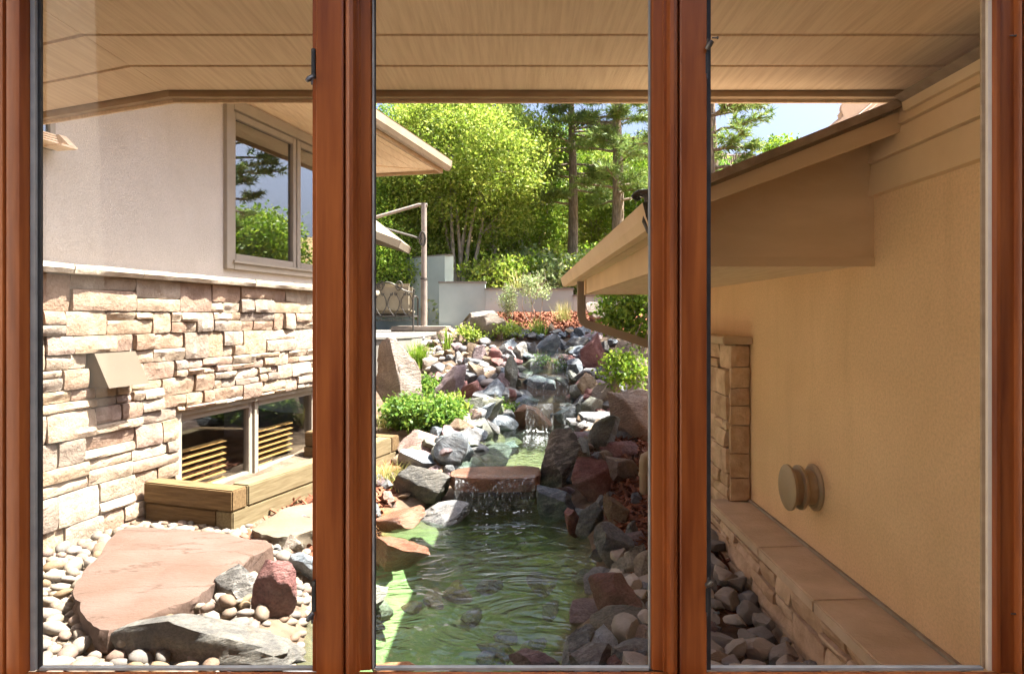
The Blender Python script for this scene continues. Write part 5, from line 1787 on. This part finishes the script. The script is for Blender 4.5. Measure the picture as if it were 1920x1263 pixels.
def pine(name, label, base, H, zlo, rmax, tilt=(0, 0), r0=.16, seed=1, ntw=24, leaf='needle', group=None, needles=22, nl=.17, whorl=.36):
    rr = random.Random(seed)
    base = Vector(base)
    t = thing(name, label, 'tree', base, group)
    tr = MB()
    top = base + Vector((tilt[0], tilt[1], H))
    tr.tube([base - Zv * .2] + [base.lerp(top, a) + Vector((math.sin(a * 7) * .04, 0, 0)) for a in np.linspace(.05, 1, 12)], [r0 * 1.1] + [r0 * (1 - .9 * a) for a in np.linspace(.05, 1, 12)], 9)
    tuft_p, tuft_d = [], []
    z = zlo
    while z < H - .2:
        f = (z - zlo) / (H - zlo)
        L = rmax * (1 - f) ** .75 * (.6 + .4 * min(1, f * 4 + .3))
        for k in range(rr.randint(3, 5)):
            a = rr.uniform(0, 6.28)
            ll = L * rr.uniform(.55, 1.1)
            o = base.lerp(top, (z + rr.uniform(-.15, .15)) / H)
            dr = Vector((math.cos(a), math.sin(a), 0))
            pth = [o + dr * ll * q + Vector((0, 0, ll * (.10 * q - .22 * q * q + .16 * q ** 3) + rr.uniform(-.02, .02))) for q in np.linspace(0, 1, 6)]
            tr.tube(pth, [r0 * .2 * (1 - .8 * q) + .004 for q in np.linspace(0, 1, 6)], 4, False)
            for j in range(ntw):
                q = rr.uniform(.3, 1.0)
                i0 = min(int(q * 5), 4)
                p = pth[i0].lerp(pth[i0 + 1], q * 5 - i0)
                side = Vector((-dr.y, dr.x, 0)) * rr.choice((-1, 1))
                d = (dr * rr.uniform(.3, 1) + side * rr.uniform(.2, 1.0) + Vector((0, 0, rr.uniform(-.1, .5)))).normalized()
                tw = rr.uniform(.12, .34) * (1 - .5 * q) * min(1.6, ll)
                e = p + d * tw
                if j % 2 == 0:
                    tr.tube([p, e], [.007, .004], 3, False)
                tuft_p.append(tuple(e))
                tuft_d.append(tuple(d))
        z += whorl * rr.uniform(.7, 1.25)
    tr.build('trunk', 'bark', t, 60)
    tp, td = np.array(tuft_p), np.array(tuft_d)
    n = len(tp)
    tp = np.repeat(tp, needles, 0)
    td = np.repeat(td, needles, 0)
    along = nrg.uniform(-.9, .6, len(tp))[:, None]
    st = tp + td * along * nl * 1.1
    dd = td * .7 + nrg.normal(size=tp.shape) * .55
    dd /= np.linalg.norm(dd, axis=1)[:, None]
    e = np.cross(dd, nrg.normal(size=tp.shape))
    e /= np.linalg.norm(e, axis=1)[:, None]
    L = (nl * nrg.uniform(.7, 1.2, len(tp)))[:, None]
    npmesh('crown', np.stack([st - e * .010, st + e * .010, st + dd * L], 1).reshape(-1, 3), 3, leaf, t)
    return t


def gz(x, y):
    return h1(x, y)


# broadleaf trees on the slope behind the garden wall
def bl(px, Y, htop, wid, leaf, label, nc, per=60, size=.080, nst=3, zc=.22, sig=.17, r0=.06, group='leafy trees behind the garden wall'):
    x = (px - CX) / F * Y
    g = gz(x, Y)
    H = htop
    st = [(x + rng.uniform(-.4, .4) * wid, Y + rng.uniform(-.4, .4), g + H * rng.uniform(.75, .95)) for _ in range(nst)]
    cr = []
    for k in range(6):
        a = (k + .5) / 6
        cr.append(((x + rng.uniform(-.45, .45) * wid, Y + rng.uniform(-.3, .3) * wid, g + H * (zc + (.94 - zc) * a)), (wid * rng.uniform(.42, .7) * (1.1 - .5 * a), wid * .55, H * .16)))
    return broadleaf('leafy_tree', label, (x, Y, g), st, cr, nc, per, size, leaf, r0=r0, group=group, sig=sig)


bl(770, 16.5, 5.0, 2.1, 'leaf_lime', 'lime green tree just right of the left roof corner', 560)
bl(865, 16.0, 5.2, 2.1, 'leaf_lime', 'multi-stemmed lime green tree behind the umbrella pole', 640, nst=6, zc=.40)
bl(935, 17.5, 5.1, 2.1, 'leaf_lime', 'tall yellow green tree left of the sky gap', 600, zc=.36)
bl(1000, 19.0, 4.0, 2.0, 'leaf_mid', 'mid green tree between the lime trees and the pines', 380)
bl(1110, 20.0, 3.8, 1.6, 'leaf_lime', 'bright tree between the two pine trunks', 380)
bl(1205, 19.0, 3.4, 1.4, 'leaf_mid', 'green tree right of the second pine trunk', 320)
bl(735, 18.0, 4.5, 2.2, 'leaf_dark', 'dark leafy tree above the umbrella canopy', 380)
bl(690, 15.5, 3.6, 1.2, 'leaf_mid', 'leafy tree cut by the left mullion above the tall wall', 260)
for px, Y, h, lf, lab in ((820, 21, 3.2, 'leaf_mid', 'far tree behind the lime trees, left of the pole'), (900, 23, 2.9, 'leaf_mid', 'far tree deep behind the multi-stemmed tree'),
                          (970, 24, 3.0, 'leaf_mid', 'far tree left of the hillside clearing'), (1050, 25, 3.0, 'leaf_mid', 'far tree above the hillside clearing'),
                          (1130, 24, 3.3, 'leaf_mid', 'far tree behind the bright tree'), (1190, 25, 3.2, 'leaf_mid', 'far tree behind the second pine'), (1260, 24, 3.2, 'leaf_dark', 'far dark tree hidden by right mullion'),
                          (660, 22, 3.8, 'leaf_dark', 'far dark tree hidden by left mullion')):
    bl(px, Y, h, 2.2, lf, lab, 300, 40, .16, 2, sig=.36)
# pines
pine('pine_tree', 'tall pine left of the two straight trunks', ((1072 - CX) / F * 17.5, 17.5, gz(1.36, 17.5)), 8.5, 2.0, 1.75, r0=.15, seed=3, group='pines behind the garden')
pine('pine_tree', 'taller thick-trunked pine close to the right mullion', ((1156 - CX) / F * 16.5, 16.5, gz(2.4, 16.5)), 9.5, 2.1, 1.7, r0=.17, seed=4, group='pines behind the garden')
pine('pine_tree', 'pine rising behind the lime trees in the middle', ((975 - CX) / F * 21, 21, gz(0, 21)), 5.4, 1.5, 1.7, r0=.13, seed=5, group='pines behind the garden')
pine('pine_tree', 'pine whose branches show beside the tiled roof', (2.42, 8.7, gz(2.42, 8.7)), 6.4, 1.9, 1.15, r0=.11, seed=6, group='pines behind the garden', nl=.12, ntw=20)
pine('pine_tree', 'pine standing behind the one beside the tiled roof', (2.95, 10.4, gz(2.95, 10.4)), 6.6, 1.9, 1.25, r0=.11, seed=9, group='pines behind the garden', nl=.12, ntw=20)
broadleaf('leafy_shrub', 'small treetop peeping over the right roof', (9.0, 24, gz(9, 24)), [(9.0, 24, 5.5)], [((9.2, 24, 5.9), (.55, .5, .45))], 40, 25, .14, 'leaf_mid', r0=.04, sig=.15, cat='shrub')


def at(px, py):
    Y = ground_hit(px, py)
    x = (px - CX) / F * Y
    return Vector((x, Y, h1(x, Y)))


def grass(name, label, base, n, length, spread, mat, width=.006, droop=.6, rad=.06, cat='plant'):
    base = Vector(base)
    v = []
    for k in range(n):
        a = rng.uniform(0, 6.28)
        d = np.array([math.cos(a), math.sin(a), 0])
        sp = spread * rng.uniform(.1, 1)
        L = length * rng.uniform(.6, 1.1)
        p0 = np.array(base) + np.array([rng.gauss(0, rad), rng.gauss(0, rad), -.02])
        side = np.array([-d[1], d[0], 0])
        prev = None
        for j in range(4):
            q = j / 3
            c = p0 + d * sp * q ** 1.4 + np.array([0, 0, L * (q - droop * sp / max(length, .01) * q * q * .6)])
            w = width * (1 - q * .85)
            cur_ = (c - side * w, c + side * w)
            if prev is not None:
                v += [prev[0], prev[1], cur_[1], cur_[0]]
            prev = cur_
    return tag(npmesh(name, np.array(v), 4, mat, None, tuple(base)), label, cat)


p = at(786, 688)
grass('grass_clump', 'lush green grass clump below the patio wall', p, 260, .40, .26, 'grassblade', .007)
p = at(838, 655)
grass('iris_plant', 'small iris with upright blades under the umbrella base', p, 16, .38, .16, 'grassblade', .014, .3, .03)
p = at(1008, 630)
grass('daylily', 'green daylily clump amid mulch at the cascade head', p, 110, .34, .28, 'grassblade', .010)
p = at(1056, 604)
grass('ornamental_grass', 'wispy straw coloured grass tuft on the mulch', p, 150, .42, .26, 'dryblade', .004)
p = at(975, 536)
grass('yucca_plant', 'spiky pale yucca behind the garden wall', (.05, 14.0, gz(.05, 14)), 70, .75, .45, 'dryblade', .014, .2)
p = at(722, 905)
grass('dry_grass', 'yellowish grass tuft by the far timber corner', p, 220, .22, .20, 'dryblade', .004, .5, .09)
p = at(728, 800)
grass('dry_grass', 'dry grass tuft at the foot of the tall sandy boulder', p, 160, .26, .14, 'dryblade', .004, .5, .08)
for px, py, lab in ((945, 632, 'low green groundcover right of the white boulder'), (885, 640, 'small green tuft in front of white boulder')):
    p = at(px, py)
    broadleaf('groundcover_plant', lab, p, [(p.x, p.y, p.z + .1)], [((p.x, p.y, p.z + .10), (.22, .2, .10))], 60, 26, .045, 'leaf_lime', r0=.008, sig=.05, cat='plant')
p = at(952, 600)
broadleaf('feathery_shrub', 'feathery yellow green shrub beside the flowering bush', p, [(p.x - .1, p.y, p.z + .5), (p.x + .1, p.y, p.z + .45)], [((p.x, p.y, p.z + .35), (.13, .13, .28))], 70, 16, .035, 'leaf_grey', r0=.012, sig=.05, cat='shrub')
p = at(1002, 600)
broadleaf('flowering_bush', 'airy grey green bush with bare stems before the garden wall', p, [(p.x + a, p.y, p.z + .7) for a in (-.2, -.08, .06, .2)], [((p.x, p.y, p.z + .55), (.28, .26, .26))], 48, 16, .045, 'leaf_grey', r0=.010, sig=.05, cat='shrub')
for px, py, hx, hz, lf, n, lab in ((765, 800, .22, .26, 'leaf_dark', 90, 'leafy green perennial at the foot of the tall boulder'), (812, 802, .26, .24, 'leaf_dark', 110, 'bright green perennial beside the purple slab'),
                                   (790, 745, .16, .18, 'leaf_dark', 60, 'dark green perennial climbing by the tall boulder'), (845, 780, .15, .16, 'leaf_lime', 50, 'small bright perennial left of the reddish rock')):
    p = at(px, py)
    broadleaf('perennial_plant', lab, p, [(p.x + rng.uniform(-.1, .1), p.y, p.z + hz) for _ in range(4)], [((p.x, p.y, p.z + hz * .6), (hx, hx * .7, hz * .6))], int(n * 1.3), 34, .052, lf, r0=.008, sig=.06, cat='plant')
p = Vector((1.50, 9.2, gz(1.5, 9.2)))
broadleaf('leafy_shrub', 'loose green shrub with dark stems under the downspout', p, [(p.x - .25, p.y, p.z + 1.0), (p.x + .1, p.y, p.z + 1.1), (p.x + .4, p.y, p.z + .9)],
          [((p.x - .15, p.y, p.z + .75), (.28, .25, .35)), ((p.x + .25, p.y, p.z + .65), (.3, .25, .4))], 150, 24, .075, 'leaf_mid', r0=.014, sig=.07, cat='shrub')
p = Vector((1.22, 7.9, gz(1.22, 7.9)))
broadleaf('leafy_shrub', 'thin young shrub in front of the beige rock', p, [(p.x - .1, p.y, p.z + .6), (p.x + .15, p.y, p.z + .55)], [((p.x, p.y, p.z + .42), (.28, .2, .2))], 60, 18, .06, 'leaf_mid', r0=.010, sig=.06, cat='shrub')
for px, py in ((1015, 690), (1050, 700), (925, 770), (950, 785)):
    p = at(px, py)
    broadleaf('water_plant', 'small dark plant growing by the cascade', p, [(p.x, p.y, p.z + .1)], [((p.x, p.y, p.z + .07), (.10, .08, .07))], 18, 18, .04, 'leaf_dark', r0=.005, sig=.03, group='plants along the cascade', cat='plant')
for x, y, w_, hz_ in ((4.9, 12.4, .9, 2.3), (5.9, 13.6, 1.0, 2.3), (6.8, 14.8, 1.0, 2.2)):
    g = gz(x, y)
    broadleaf('leafy_tree', 'low leafy tree standing behind the right house', (x, y, g), [(x, y, g + hz_ * .8), (x + .3, y, g + hz_ * .7)], [((x, y, g + hz_ * .6), (w_, w_, hz_ * .4))], 220, 40, .10, 'leaf_mid', group='trees behind the right house')
# low brush on the hillside
for k, (px, Y) in enumerate(((900, 18.5), (985, 17), (1035, 19), (1100, 18), (1140, 17), (840, 18.2), (1180, 20), (855, 15.3), (925, 15.6), (1000, 16.0), (1060, 15.5), (1110, 15.6))):
    x = (px - CX) / F * Y
    g = gz(x, Y)
    broadleaf('brush_shrub', 'low brush on the hillside behind the garden wall', (x, Y, g), [(x, Y, g + .6)], [((x, Y, g + .4), (.8, .6, .4))], 80, 22, .11, ('leaf_mid', 'leaf_grey', 'leaf_lime')[k % 3], r0=.02, sig=.15, group='brush on the hillside', cat='shrub')
